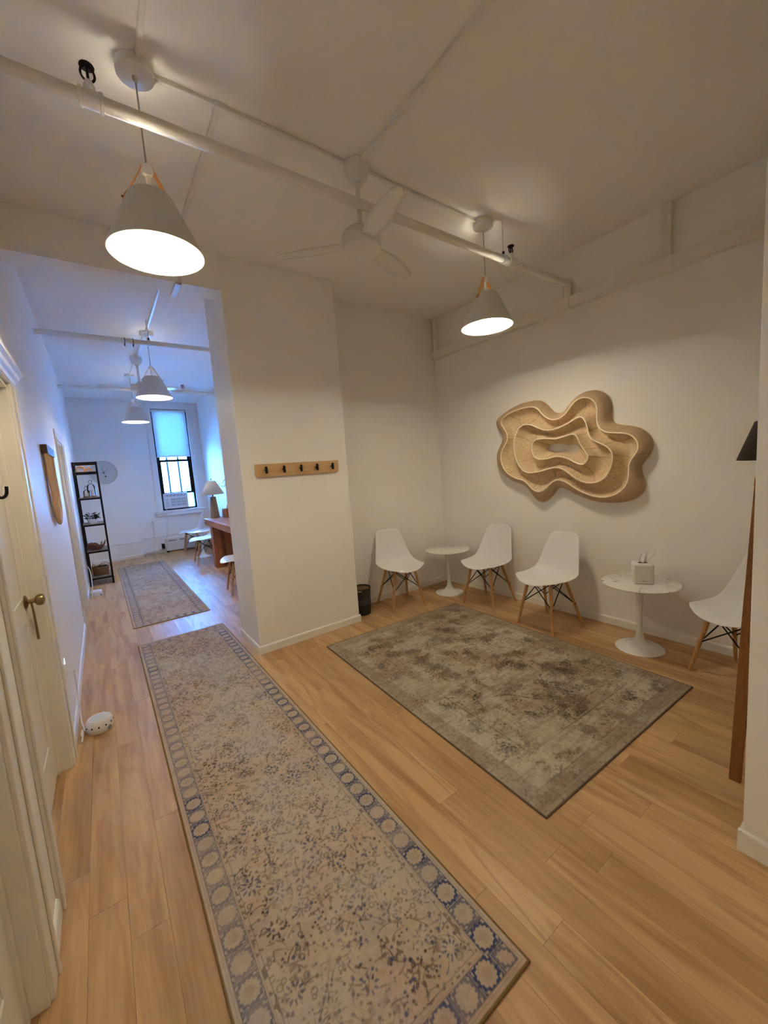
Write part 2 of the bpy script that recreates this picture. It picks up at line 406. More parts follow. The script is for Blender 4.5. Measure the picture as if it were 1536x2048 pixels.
h = empty('coat_hook', (-0.372+0.006, 2.27, 1.53)); tag(h, 'small black hook on the cream door', 'hook')
MB().box((0.0, -0.012, -0.05), (0.005, 0.012, 0.05)).build('back_plate', M_BLACK, h, bevel=0.003)
MB().tube(spline([(0.004, 0, 0.01), (0.03, 0, -0.03), (0.05, 0, -0.02), (0.055, 0, 0.015)], 6), 0.006, 8).build('hook_arm', M_BLACK, h, smooth=True)

# ------------------------------------------------------------------ window
e = empty('window_1', (1.42, YB, WZ0)); struct(e, 'tall black framed sash window with white casing')
def W(t, nm, m, par=None, **k):
    o = t.build(nm, m, None, **k)
    o.data.transform(Matrix.Translation((-1.42, -YB, -WZ0))); o.parent = par or e
    return o
for x0, x1 in ((WX0-0.105, WX0), (WX1, WX1+0.105)):
    W(MB().box((x0, YB-0.022, WZ0-0.02), (x1, YB, WZ1+0.0)), 'casing', M_TRIM, bevel=0.004)
    W(MB().box((x0 if x0 < 1.2 else x1-0.022, YB-0.034, WZ0-0.02), (x0+0.022 if x0 < 1.2 else x1, YB-0.022, WZ1)), 'casing_bead', M_TRIM, bevel=0.004)
W(MB().box((WX0-0.105, YB-0.024, WZ1), (WX1+0.105, YB, WZ1+0.11)), 'head_casing', M_TRIM, bevel=0.004)
W(MB().box((WX0-0.16, YB-0.085, WZ0-0.045), (WX1+0.15, YB+0.03, WZ0-0.012)), 'sill', M_TRIM, bevel=0.008)
W(MB().box((WX0-0.13, YB-0.05, WZ0-0.115), (WX1+0.12, YB, WZ0-0.045)), 'apron', M_TRIM, bevel=0.01)
for x0, x1 in ((WX0, WX0+0.035), (WX1-0.035, WX1)):
    W(MB().box((x0, YB+0.03, WZ0), (x1, YB+0.13, WZ1)), 'frame_jamb', M_BLACK)
W(MB().box((WX0+.035, YB+0.03, WZ1-0.04), (WX1-.035, YB+0.13, WZ1)), 'frame_head', M_BLACK)
W(MB().box((WX0+.035, YB+0.03, WZ0), (WX1-.035, YB+0.13, WZ0+0.03)), 'frame_sill', M_BLACK)
def sash(nm, x0, x1, z0, z1, y, b):
    s = empty(nm, (0, 0, 0)); s.parent = e
    for q, n2 in (((x0, z0, x1, z0+b), 'rail'), ((x0, z1-b, x1, z1), 'rail'), ((x0, z0+b, x0+b, z1-b), 'stile'), ((x1-b, z0+b, x1, z1-b), 'stile')):
        W(MB().box((q[0], y, q[1]), (q[2], y+0.03, q[3])), n2, M_BLACK, s)
    W(MB().box((x0+b, y+0.012, z0+b), (x1-b, y+0.016, z1-b)), 'pane', M_GLASS, s)
sash('lower_sash', WX0+0.035, WX1-0.035, 1.245, 2.00, YB+0.04, 0.045)
sash('upper_sash', WX0+0.035, WX1-0.035, 1.95, WZ1-0.04, YB+0.085, 0.045)
W(MB().box((1.585, YB+0.05, WZ0+0.03), (WX1-0.035, YB+0.055, 1.245)), 'side_pane', M_GLASS)
b = empty('roller_blind', (1.42, YB+0.015, 2.05)); tag(b, 'half lowered white roller blind in the window', 'blind')
def BL(t, nm, m, **k):
    o = t.build(nm, m, None, **k); o.data.transform(Matrix.Translation((-1.42, -YB-0.015, -2.05))); o.parent = b
BL(MB().box((WX0+0.022, YB+0.010, 2.085), (WX1-0.022, YB+0.012, WZ1-0.03)), 'fabric', M_BLIND)
BL(MB().box((WX0+0.020, YB+0.006, 2.050), (WX1-0.020, YB+0.018, 2.085)), 'hem_bar', M_TRIM, bevel=0.003)
BL(MB().tube([(WX0+0.01, YB+0.02, WZ1-0.03), (WX1-0.01, YB+0.02, WZ1-0.03)], 0.022, 14), 'roller', M_TRIM, smooth=True)
# air conditioner in the window
a = empty('air_conditioner', (1.35, YB+0.0, WZ0+0.03)); tag(a, 'white window air conditioner with grey grille', 'air conditioner')
MB().box((-0.235, -0.06, 0.0), (0.235, 0.20, 0.335)).build('body', mat('ac_plastic', (0.74, 0.74, 0.74), 0.4), a, bevel=0.01)
MB().box((-0.215, -0.068, 0.265), (0.215, -0.058, 0.315)).build('air_outlet', mat('ac_grey', (0.42, 0.43, 0.45), 0.5), a, bevel=0.004)
for i in range(6):
    MB().box((-0.21+i*0.07, -0.074, 0.268), (-0.20+i*0.07, -0.066, 0.312)).build('louvre', mat('ac_plastic', (1, 1, 1)), a)
MB().box((-0.115, -0.066, 0.04), (0.20, -0.058, 0.235)).build('intake_grille', mat('ac_grey', (1, 1, 1)), a)
for i in range(4):
    MB().box((-0.115, -0.071, 0.045+i*0.058), (0.20, -0.064, 0.058+i*0.058)).build('slat', mat('ac_plastic', (1, 1, 1)), a)
for i in range(4):
    MB().box((-0.117+i*0.103, -0.071, 0.04), (-0.108+i*0.103, -0.064, 0.235)).build('slat', mat('ac_plastic', (1, 1, 1)), a)
MB().box((-0.205, -0.066, 0.05), (-0.145, -0.058, 0.22)).build('control_panel', mat('ac_panel', (0.55, 0.56, 0.58), 0.4), a, bevel=0.003)
for zz in (0.09, 0.17):
    tt = MB().lathe([(0, 0.012), (0.014, 0.012), (0.017, 0.0)], n=18); tt.v = [(v[0]-0.175, -0.066-v[2], v[1]+zz) for v in tt.v]
    tt.build('dial', mat('ac_plastic', (1, 1, 1)), a, smooth=True)

# ------------------------------------------------------------------ outside the window
def facade():
    k = N('court_brick'); c = k.coord()
    br = k.n('ShaderNodeTexBrick'); br.inputs['Scale'].default_value = 3.0
    br.inputs['Color1'].default_value = (0.66, 0.66, 0.64, 1); br.inputs['Color2'].default_value = (0.60, 0.60, 0.58, 1); br.inputs['Mortar'].default_value = (0.54, 0.54, 0.52, 1)
    k.l(k.mapping(c, (1, 1, 1), (math.radians(90), 0, 0)), br.inputs['Vector']); k.l(br.outputs[0], k.b.inputs['Base Color']); k.set(Roughness=0.9)
    f = empty('neighbour_building', (3, 15, -4.0)); tag(f, 'pale brick building across the court outside the window', 'building')
    MB().box((-7, 0, 0), (7, 1.0, 12)).build('wall', k.m, f)
    mw = mat('facade_window', (0.25, 0.28, 0.30), 0.3)
    for ix in range(-4, 5):
        for iz in range(4):
            x = ix*1.5-0.2; z = 1.2+iz*2.8
            MB().box((x-0.40, -0.03, z), (x+0.40, 0.02, z+1.6)).build('window', mw, f)
            MB().box((x-0.48, -0.10, z-0.10), (x+0.48, 0.0, z)).build('window_sill', mat('court_stone', (0.7, 0.7, 0.68), 0.9), f)
facade()
fe = empty('fire_escape', (1.9, 11.3, 0)); tag(fe, 'grey metal fire escape outside the window', 'fire escape')
mfe = mat('fire_escape_paint', (0.004, 0.0045, 0.005), 0.8, spec=0.0)
def FE(t, nm):
    o = t.build(nm, mfe); o.data.transform(Matrix.Translation((-1.9, -11.3, 0))); o.parent = fe
for x in (1.47, 1.72): FE(MB().box((x-0.02, 11.28, 0.3), (x+0.02, 11.32, 3.6)), 'post')
FE(MB().box((1.0, 11.27, 2.22), (2.6, 11.33, 2.27)), 'rail')
FE(MB().box((1.0, 10.0, 0.25), (2.9, 11.9, 0.30)), 'platform')
for (p, q) in (((1.85, 11.3, 2.2), (2.5, 11.3, 1.75)), ((1.95, 11.3, 2.2), (2.6, 11.3, 1.72)), ((1.3, 11.3, 2.25), (1.75, 11.3, 2.7)), ((1.75, 11.3, 2.7), (2.1, 11.3, 2.25))):
    FE(MB().tube([p, q], 0.018, 6), 'brace')
for i in range(6): FE(MB().tube([(1.85+i*0.12, 11.25, 0.3), (1.85+i*0.12, 11.25, 1.3)], 0.008, 6), 'baluster')
FE(MB().tube([(1.8, 11.25, 1.3), (2.6, 11.25, 1.3)], 0.012, 6), 'handrail')

# ------------------------------------------------------------------ pendant lamps
def emis(name, rgb, s):
    k = N(name); k.t.nodes.remove(k.b); em = k.n('ShaderNodeEmission')
    em.inputs[0].default_value = (*rgb, 1); em.inputs[1].default_value = s; k.l(em.outputs[0], k.out.inputs[0]); return k.m
M_BULB = emis('bulb_glow', (1.0, 0.80, 0.52), 2.0)
def pendant(x, y, label, rz=0.0, watts=LAMP_W):
    e = empty('pendant_lamp', (x, y, 2.49), rz); tag(e, label, 'pendant lamp', 'cone pendant lamps with leather straps')
    top = ZC-2.49
    MB().lathe([(0, top-0.002), (0.068, top-0.002), (0.070, top-0.012), (0.070, top-0.036), (0.062, top-0.042), (0, top-0.042)], n=40).build('canopy', M_TRIM, e, smooth=True)
    MB().tube([(0, 0, top-0.04), (0, 0, 0.345)], 0.0035, 8).build('cord', mat('cord_grey', (0.45, 0.42, 0.38), 0.6), e, smooth=True)
    MB().tube([(0, 0, top-0.042), (0, 0, top-0.062)], [0.012, 0.007], 12).build('cord_grip', M_TRIM, e, smooth=True)
    # cone shade: outside and inside skins, open top slit
    out = [(0.188, 0.0), (0.178, 0.022), (0.150, 0.085), (0.118, 0.155), (0.094, 0.208), (0.084, 0.228), (0.074, 0.236)]
    inn = [(r-0.003, z+(0.0 if i == 0 else -0.001)) for i, (r, z) in enumerate(out)]
    MB().lathe(out, n=64).build('shade', M_SHADE, e, smooth=True)
    MB().lathe(inn, n=64).build('shade_lining', M_SHADEIN, e, smooth=True)
    MB().lathe([(0.185, -0.0005), (0.188, -0.0005)], n=64).build('shade_rim', M_SHADE, e)
    MB().lathe([(0, 0.236), (0.0600, 0.236), (0.0615, 0.233), (0.0600, 0.230), (0, 0.230)], n=40).build('top_disc', M_SHADE, e, smooth=True)
    MB().tube([(0, 0, 0.225), (0, 0, 0.32)], 0.009, 12).build('stem', M_TRIM, e, smooth=True)
    tt = MB().lathe([(0, -0.012), (0.022, -0.012), (0.024, 0), (0.022, 0.012), (0, 0.012)], n=24)
    tt.v = [(v[0], v[2], v[1]+0.335) for v in tt.v]; tt.build('strap_pulley', M_TRIM, e, smooth=True)
    for s in (-1, 1):
        q = [(0.020*s, 0.345), (0.026*s, 0.330), (0.078*s, 0.232), (0.093*s, 0.213), (0.104*s, 0.190)]
        t = MB(); d = 0.0018
        for i in range(len(q)-1):
            (a, z), (b, z2) = q[i], q[i+1]; L = math.hypot(b-a, z2-z); nx, nz = -(z2-z)/L*d, (b-a)/L*d
            vs = [(a+k1*nx, yy, z+k1*nz) for k1 in (-1, 1) for yy in (-0.012, 0.012)] + [(b+k1*nx, yy, z2+k1*nz) for k1 in (-1, 1) for yy in (-0.012, 0.012)]
            t.add(vs, [(0, 1, 3, 2), (4, 6, 7, 5), (0, 4, 5, 1), (2, 3, 7, 6), (0, 2, 6, 4), (1, 5, 7, 3)])
        st = t.build('strap', M_LEATHER, e)
        MB().lathe([(0, 0.004), (0.005, 0.003), (0.006, 0)], n=12).build('stud', M_DARKBR, st, loc=(0.103*s, 0, 0.198))
    MB().tube([(0, 0, 0.232), (0, 0, 0.165)], 0.018, 14).build('socket', M_TRIM, e, smooth=True)
    bp = [(0.055*math.sin(a), 0.088-0.055*math.cos(a)) for a in np.linspace(0, 2.75, 16)] + [(0.016, 0.165)]
    MB().lathe(bp, n=24).build('bulb', M_BULB, e, smooth=True, angle=180)
    l = bpy.data.lights.new('pendant_light', 'POINT'); l.energy = watts; l.color = LAMP_RGB; l.shadow_soft_size = 0.058
    lo = bpy.data.objects.new('pendant_light', l); COL.objects.link(lo); lo.parent = e; lo.location = (0, 0, 0.088)
    return e
pendant(0.33, 2.01, 'white cone pendant lamp hung over the near runner', math.radians(4))
pendant(0.337, -1.15, 'added unseen white cone pendant lamp behind the near doors, along the hallway conduit', math.radians(4), 15.0)  # lamp added out of view to brighten the near wall and floor
pendant(2.48, 2.00, 'white cone pendant lamp hung between the waiting chairs and big rug', math.radians(5))
pendant(0.652, 5.31, 'white cone pendant lamp nearest the header in the far room', 0)
pendant(0.605, 7.42, 'white cone pendant lamp between the far fan and window', 0)

# ------------------------------------------------------------------ ceiling fans
M_FAN = mat('fan_white', (0.72, 0.705, 0.67), 0.4, var=0.02)
def fan(x, y, label, rz):
    e = empty('ceiling_fan', (x, y, ZC), 0); tag(e, label, 'ceiling fan', 'white three blade ceiling fans')
    MB().lathe([(0, -0.001), (0.068, -0.001), (0.071, -0.012), (0.068, -0.04), (0.058, -0.075), (0.040, -0.098), (0.030, -0.104), (0, -0.104)], n=36).build('mount_cup', M_FAN, e, smooth=True)
    MB().lathe([(0.012, -0.10), (0.026, -0.104), (0.026, -0.112), (0.012, -0.114)], n=24).build('mount_collar', M_FAN, e, smooth=True)
    MB().tube([(0, 0, -0.10), (0, 0, -0.345)], 0.0135, 14).build('down_rod', M_FAN, e, smooth=True)
    MB().lathe([(0.013, -0.315), (0.030, -0.335), (0.036, -0.352), (0.030, -0.362)], n=24).build('rod_cover', M_FAN, e, smooth=True)
    MB().lathe([(0, -0.352), (0.060, -0.354), (0.098, -0.364), (0.110, -0.380), (0.113, -0.43), (0.110, -0.455), (0.085, -0.478), (0.045, -0.487), (0, -0.488)], n=48).build('motor_housing', M_FAN, e, smooth=True)
    for k in range(3):
        a = rz + k*2*math.pi/3
        def f(u, v):
            r = 0.09 + 0.42*u; wd = 0.036 + 0.022*math.sin(math.pi*min(1, u*1.15)) - (0.026 if u > 0.97 else 0)
            yy = (v-0.5)*2*wd; zz = -0.425 - 0.20*yy - 0.012*u
            return (r*math.cos(a)-yy*math.sin(a), r*math.sin(a)+yy*math.cos(a), zz)
        MB().grid(f, 14, 5).build('blade', M_FAN, e, smooth=True, solid=0.008)
    return e
fan(1.40, 2.0, 'white ceiling fan between the two near pendant lamps', math.radians(18))
fan(0.625, 6.40, 'white ceiling fan between the far pendant lamps', math.radians(-35))

# ------------------------------------------------------------------ sprinkler pipes
def sprinkler(par, x, z):
    h = empty('sprinkler_head', (x, 0, z)); h.parent = par; h['label'] = 'dark bronze upright sprinkler head'
    MB().tube([(0, 0, -0.008), (0, 0, 0.014)], 0.014, 6).build('nut', M_PIPE, h)
    rg = [(0.022*math.sin(a)*(1.0), 0, 0.038-0.026*math.cos(a)) for a in np.linspace(0, 2*math.pi, 25)[:-1]]
    MB().tube(rg, 0.0042, 8, closed=True).build('yoke', M_DARKBR, h, smooth=True)
    MB().tube([(0, 0, 0.012), (0, 0, 0.066)], 0.005, 8).build('stem', M_DARKBR, h, smooth=True)
    MB().lathe([(0, 0.070), (0.024, 0.066), (0.025, 0.063), (0, 0.065)], n=20).build('deflector', M_DARKBR, h, smooth=True)
def pipe(y, z, x0, x1, r, label, heads=(), rods=(), wob=0.0):
    e = empty('sprinkler_pipe', (0, y, z)); tag(e, label, 'pipe', 'white sprinkler pipes under the ceiling')
    MB().tube([(x0+(x1-x0)*i/20, 0, wob*math.sin(i*1.7)) for i in range(21)], r, 16).build('pipe_run', M_PIPE, e, smooth=True)
    for x in heads:
        MB().tube([(x-0.040, 0, 0), (x-0.038, 0, 0), (x-0.028, 0, 0), (x-0.026, 0, 0), (x+0.026, 0, 0), (x+0.028, 0, 0), (x+0.038, 0, 0), (x+0.040, 0, 0)], [r*1.05, r*1.34, r*1.34, r*1.18, r*1.18, r*1.34, r*1.34, r*1.05], 16).build('tee_fitting', M_PIPE, e, smooth=True)
        MB().tube([(x, 0, r*0.8), (x, 0, r+0.022)], r*0.75, 12).build('outlet_boss', M_PIPE, e, smooth=True)
        sprinkler(e, x, r+0.024)
    for x in rods:
        MB().tube([(x, 0, r), (x, 0, ZC-z)], 0.006, 8).build('hanger_rod', M_PIPE, e, smooth=True)
        MB().tube([(x-0.014, 0, 0), (x+0.014, 0, 0)], r*1.25, 16).build('pipe_clamp', M_PIPE, e, smooth=True)
        MB().tube([(x, 0, r*1.1), (x, 0, r+0.03)], 0.009, 6).build('clamp_nut', M_DARKBR, e)
    return e
p1 = pipe(1.93, 2.962, XL, XR-0.045, 0.0255, 'white sprinkler pipe crossing below the near ceiling', (0.157, 2.70), (2.61,), 0.001)
MB().tube([(XR-0.05, 0, 0.026), (XR-0.035, 0, 0.0), (XR-0.035, 0, -0.116)], [0.03, 0.032, 0.030], 14).build('elbow', M_PIPE, p1, smooth=True)
p2 = pipe(4.93, 2.985, XL, XFR, 0.025, 'white sprinkler pipe before the far fan', (), (0.62,))
for x in (0.40, 0.475):
    rg = [(x, 0.033*math.sin(a), -0.012+0.040*math.cos(a)) for a in np.linspace(0, 2*math.pi, 21)[:-1]]
    MB().tube(rg, 0.0035, 6, closed=True).build('hanging_ring', M_DARKBR, p2, smooth=True)
p3 = pipe(7.42+0.1, 3.01, XL, XFR, 0.025, 'white sprinkler pipe close to the window end', (1.36,), ())

# ------------------------------------------------------------------ conduits and wall duct
def conduit(label, pts, r=0.010, wdt=None):
    t = MB()
    for a, b in zip(pts[:-1], pts[1:]):
        a = Vector(a); b = Vector(b); lo = [min(p, q) for p, q in zip(a, b)]; hi = [max(p, q) for p, q in zip(a, b)]
        t.box([v-r for v in lo], [v+r for v in hi])
    o = t.build('cable_conduit', M_PIPE, bevel=0.004); tag(o, label, 'conduit', 'white surface conduits'); return o
zc = ZC-0.0102
conduit('white conduit from near pendant canopy toward the doors', [(0.337, 1.945, zc), (0.337, -1.075, zc)])
conduit('white conduit joining near pendant canopy and fan mount', [(0.402, 2.01, zc), (1.325, 2.01, zc)])
conduit('white conduit joining fan mount and waiting area pendant', [(1.475, 2.01, zc), (2.41, 2.01, zc)])
conduit('white conduit running from near fan over the big rug', [(1.405, 1.925, zc), (1.405, -1.9, zc)], 0.012)
c4 = conduit('white conduit branching to the header beam', [(0.660, 2.022, zc), (0.660, YC-0.012, zc), (0.660, YC-0.012, 2.938), (0.640, 3.495, 2.938)], 0.011)
conduit('white conduit from the header to the far pendant canopy', [(0.648, 3.50, zc), (0.648, 5.24, zc)], 0.011)
conduit('white conduit joining far pendant canopy and far fan', [(0.635, 5.385, zc), (0.635, 6.325, zc)], 0.011)
conduit('white conduit joining far fan and window end pendant', [(0.615, 6.475, zc), (0.615, 7.345, zc)], 0.011)
jb = MB().box((0.64, 1.992, ZC-0.028), (0.69, 2.05, ZC-0.0005)).build('junction_box', M_PIPE, bevel=0.004)
tag(jb, 'small white junction box on the near ceiling conduit', 'junction box')
du = empty('wall_duct', (XR, 1.7, 2.755)); tag(du, 'white boxed duct running along the wall above the sculpture', 'duct')
def D(a, b, nm, bv=0.004):
    o = MB().box(a, b).build(nm, M_PIPE, None, bevel=bv); o.data.transform(Matrix.Translation((-XR, -1.7, -2.755))); o.parent = du
D((XR-0.070, -0.29, 2.755), (XR-0.0005, 3.60, 2.845), 'duct_run')
for y0, y1 in ((1.165, 1.225), (3.555, 3.60)):
    D((XR-0.050, y0, 2.845), (XR-0.0005, y1, ZC-0.001), 'duct_riser')
for y0 in (1.155, 1.90):
    D((XR-0.075, y0, 2.750), (XR-0.0005, y0+0.012, 2.85), 'joint_cover', 0.002)

# ------------------------------------------------------------------ wall sculpture
A4 = lambda q: (q[0]*350/1536+980, q[1]*350/1536+740)
# every ring is split at matching lobes so that the skins run straight from ring to ring
OUT = [[(60,440),(130,385),(230,315),(320,280),(420,260)],[(420,260),(480,278),(530,325),(580,382)],[(580,382),(640,388),(690,345),(740,265),(800,208),(900,170)],
 [(900,170),(980,178),(1040,215),(1075,270),(1085,330),(1070,410),(1078,468)],[(1078,468),(1150,482),(1260,486),(1340,510),(1410,560),(1445,625)],[(1445,625),(1440,690),(1400,760),(1345,815),(1325,860)],
 [(1325,860),(1340,920),(1378,970),(1385,1040),(1340,1100),(1250,1150),(1120,1168)],[(1120,1168),(980,1165),(850,1130),(740,1080),(660,1030),(610,1015)],[(610,1015),(590,1060),(540,1125),(480,1168),(430,1158)],
 [(430,1158),(395,1110),(370,1050),(320,1005),(240,990),(170,950)],[(170,950),(110,890),(75,830),(70,740),(95,680),(130,625)],[(130,625),(120,560),(80,510),(60,440)]]
R1 = [[(92,440),(180,372),(300,330),(390,320)],[(390,320),(425,345),(460,395),(510,432),(570,442)],[(570,442),(630,420),(680,365),(720,300),(770,252),(830,235)],
 [(830,235),(890,248),(930,290),(942,340),(935,430),(950,510)],[(950,510),(985,545),(1060,553),(1160,550),(1230,560),(1285,600),(1307,660)],[(1307,660),(1290,720),(1240,780),(1215,840)],
 [(1215,840),(1218,900),(1215,970),(1175,1050),(1100,1100),(1000,1122)],[(1000,1122),(900,1110),(800,1070),(720,1020),(650,970),(590,955)],[(590,955),(540,985),(490,1045),(430,1075)],
 [(430,1075),(375,1055),(335,1005),(300,965),(230,955)],[(230,955),(160,920),(110,860),(90,780),(92,730),(115,680),(155,630)],[(155,630),(155,570),(130,520),(98,480),(92,440)]]
R2 = [[(250,510),(300,478)],[(300,478),(360,480),(420,510),(480,532)],[(480,532),(560,525),(650,490),(730,440),(780,406)],
 [(780,406),(810,412),(830,430),(850,490),(865,560)],[(865,560),(890,610),(960,640),(1030,675)],[(1030,675),(1070,720),(1080,780)],
 [(1080,780),(1060,860),(1020,940),(950,985)],[(950,985),(870,995),(790,980),(720,930),(660,875),(590,852)],[(590,852),(520,865),(440,890)],
 [(440,890),(350,905),(290,890)],[(290,890),(240,820),(215,740),(210,640)],[(210,640),(220,580),(250,510)]]
R3 = [[(385,625),(410,610)],[(410,610),(480,600),(540,603)],[(540,603),(590,605),(660,580),(710,562)],
 [(710,562),(740,566),(760,580)],[(760,580),(790,650),(830,710)],[(830,710),(862,755)],
 [(862,755),(850,800),(815,832)],[(815,832),(760,820),(700,785),(640,762),(590,758)],[(590,758),(570,760),(500,780)],
 [(500,780),(430,785)],[(430,785),(385,765),(365,700)],[(365,700),(372,650),(385,625)]]
HO = [[(520,670),(540,655)],[(540,655),(570,648),(600,645)],[(600,645),(650,652),(690,660)],
 [(690,660),(720,655)],[(720,655),(750,645),(765,650)],[(765,650),(782,680)],
 [(782,680),(785,705),(770,722)],[(770,722),(730,732),(690,722),(640,720)],[(640,720),(600,724)],
 [(600,724),(560,722)],[(560,722),(530,715),(512,700)],[(512,700),(512,685),(520,670)]]
def ring(segs, depth, per=22):
    pts = []
    for sg in segs:
        P = np.array([A4(q) for q in sg], float); d = np.r_[0, np.cumsum(np.hypot(*np.diff(P, axis=0).T))]
        for t in np.linspace(0, d[-1], per, endpoint=False): pts.append([np.interp(t, d, P[:, 0]), np.interp(t, d, P[:, 1])])
    P = np.array(pts)
    for _ in range(10): P = 0.25*np.roll(P, 1, 0)+0.5*P+0.25*np.roll(P, -1, 0)
    return [on_x(a, b, XR-depth) for a, b in P]
def lerp(A, B, t, depth):
    return [Vector((XR-depth, a.y*(1-t)+b.y*t, a.z*(1-t)+b.z*t)) for a, b in zip(A, B)]
AC = on_x(1155, 895, XR)
art = empty('wall_sculpture', tuple(AC)); tag(art, 'large tan woven wall sculpture of nested wavy rings', 'wall sculpture')
ro, r1, r2, r3, rh = ring(OUT, 0.004), ring(R1, 0.11), ring(R2, 0.13), ring(R3, 0.13), ring(HO, 0.012)
def skin(rings, nm, m_=None):
    n = len(rings[0]); m = len(rings); me = bpy.data.meshes.new(nm)
    vs = [tuple(p-AC) for r in rings for p in r]
    fs = [(j*n+i, j*n+(i+1) % n, (j+1)*n+(i+1) % n, (j+1)*n+i) for j in range(m-1) for i in range(n)]
    me.from_pydata(vs, [], fs); uv = me.uv_layers.new(name='UVMap')
    for pg in me.polygons:
        pg.use_smooth = True
        j, i = divmod(pg.index, n)
        for li, (a, b) in zip(pg.loop_indices, ((i, j), (i+1, j), (i+1, j+1), (i, j+1))): uv.data[li].uv = (a/n, b/(m-1))
    me.materials.append(m_ or M_WEAVE); o = bpy.data.objects.new(nm, me); COL.objects.link(o); o.parent = art
    return o
def valley(A, B, da, db, low, k=6):
    L = [A]
    for i in range(1, k):
        t = i/k; base = da*(1-t)+db*t; L.append(lerp(A, B, t, base - low*math.sin(math.pi*t)**0.8))
    return L + [B]
def bulge(A, B, da, db, k=6):
    L = [A]
    for i in range(1, k):
        t = i/k; L.append(lerp(A, B, 1-math.cos(t*math.pi/2)*(1-0.0) if False else t**1.5, da+(db-da)*math.sin(t*math.pi/2)**0.9))
    return L + [B]
skin(bulge(ro, r1, 0.004, 0.11), 'outer_skin', M_WEAVE2)
skin(valley(r1, r2, 0.11, 0.13, 0.098), 'middle_skin')
skin(valley(r2, r3, 0.13, 0.13, 0.095), 'inner_skin')
skin([r3, lerp(r3, rh, 0.35, 0.09), lerp(r3, rh, 0.7, 0.045), rh], 'centre_skin')
def seams(rings, ks):
    for k in ks:
        MB().tube([r[k % len(r)]-AC + Vector((-0.0012, 0, 0)) for r in rings], 0.0017, 5).build('panel_seam', M_SEAM, art, smooth=True)
M_SEAM = mat('seam_thread', S(172, 140, 100), 0.8)
seams(bulge(ro, r1, 0.004, 0.11), range(9, 264, 22)); seams(valley(r1, r2, 0.11, 0.13, 0.098), range(5, 264, 20)); seams(valley(r2, r3, 0.13, 0.13, 0.095), range(12, 264, 24)); seams([r3, lerp(r3, rh, 0.35, 0.09), lerp(r3, rh, 0.7, 0.045), rh], range(8, 264, 33))
M_CORD = mat('pale_cane_cord', S(248, 234, 208), 0.7, var=0.08, scale=60)
for r in (ro, r1, r2, r3):
    MB().tube([p-AC for p in r], 0.0058 if r is not ro else 0.0035, 6, closed=True).build('rim_cord', M_CORD, art, smooth=True)

# ------------------------------------------------------------------ coat rack on the pier
rk = empty('coat_rack', (1.452, YC, 1.5)); tag(rk, 'wooden wall rack with five black hooks on the white pier', 'coat rack')
MB().prism([(-0.392, 0.108), (0.392, 0.108), (0.392, 0.018), (0.380, 0.0), (-0.380, 0.0), (-0.392, 0.018)], -0.0215, -0.0005, 'xz').build('board', M_RACK, rk, bevel=0.003)
for i in range(5):
    hk = empty('hook', (-0.308+i*0.156, -0.0215, 0.056)); hk.parent = rk
    MB().tube([(0, 0.0, 0), (0, -0.026, 0)], 0.008, 12).build('hook_post', M_BLACK, hk, smooth=True)
    MB().tube([(0, -0.026, 0.030), (0, -0.026, 0.024), (0, -0.026, -0.024), (0, -0.026, -0.030)], [0.006, 0.0105, 0.0105, 0.006], 14).build('hook_bar', M_BLACK, hk, smooth=True)

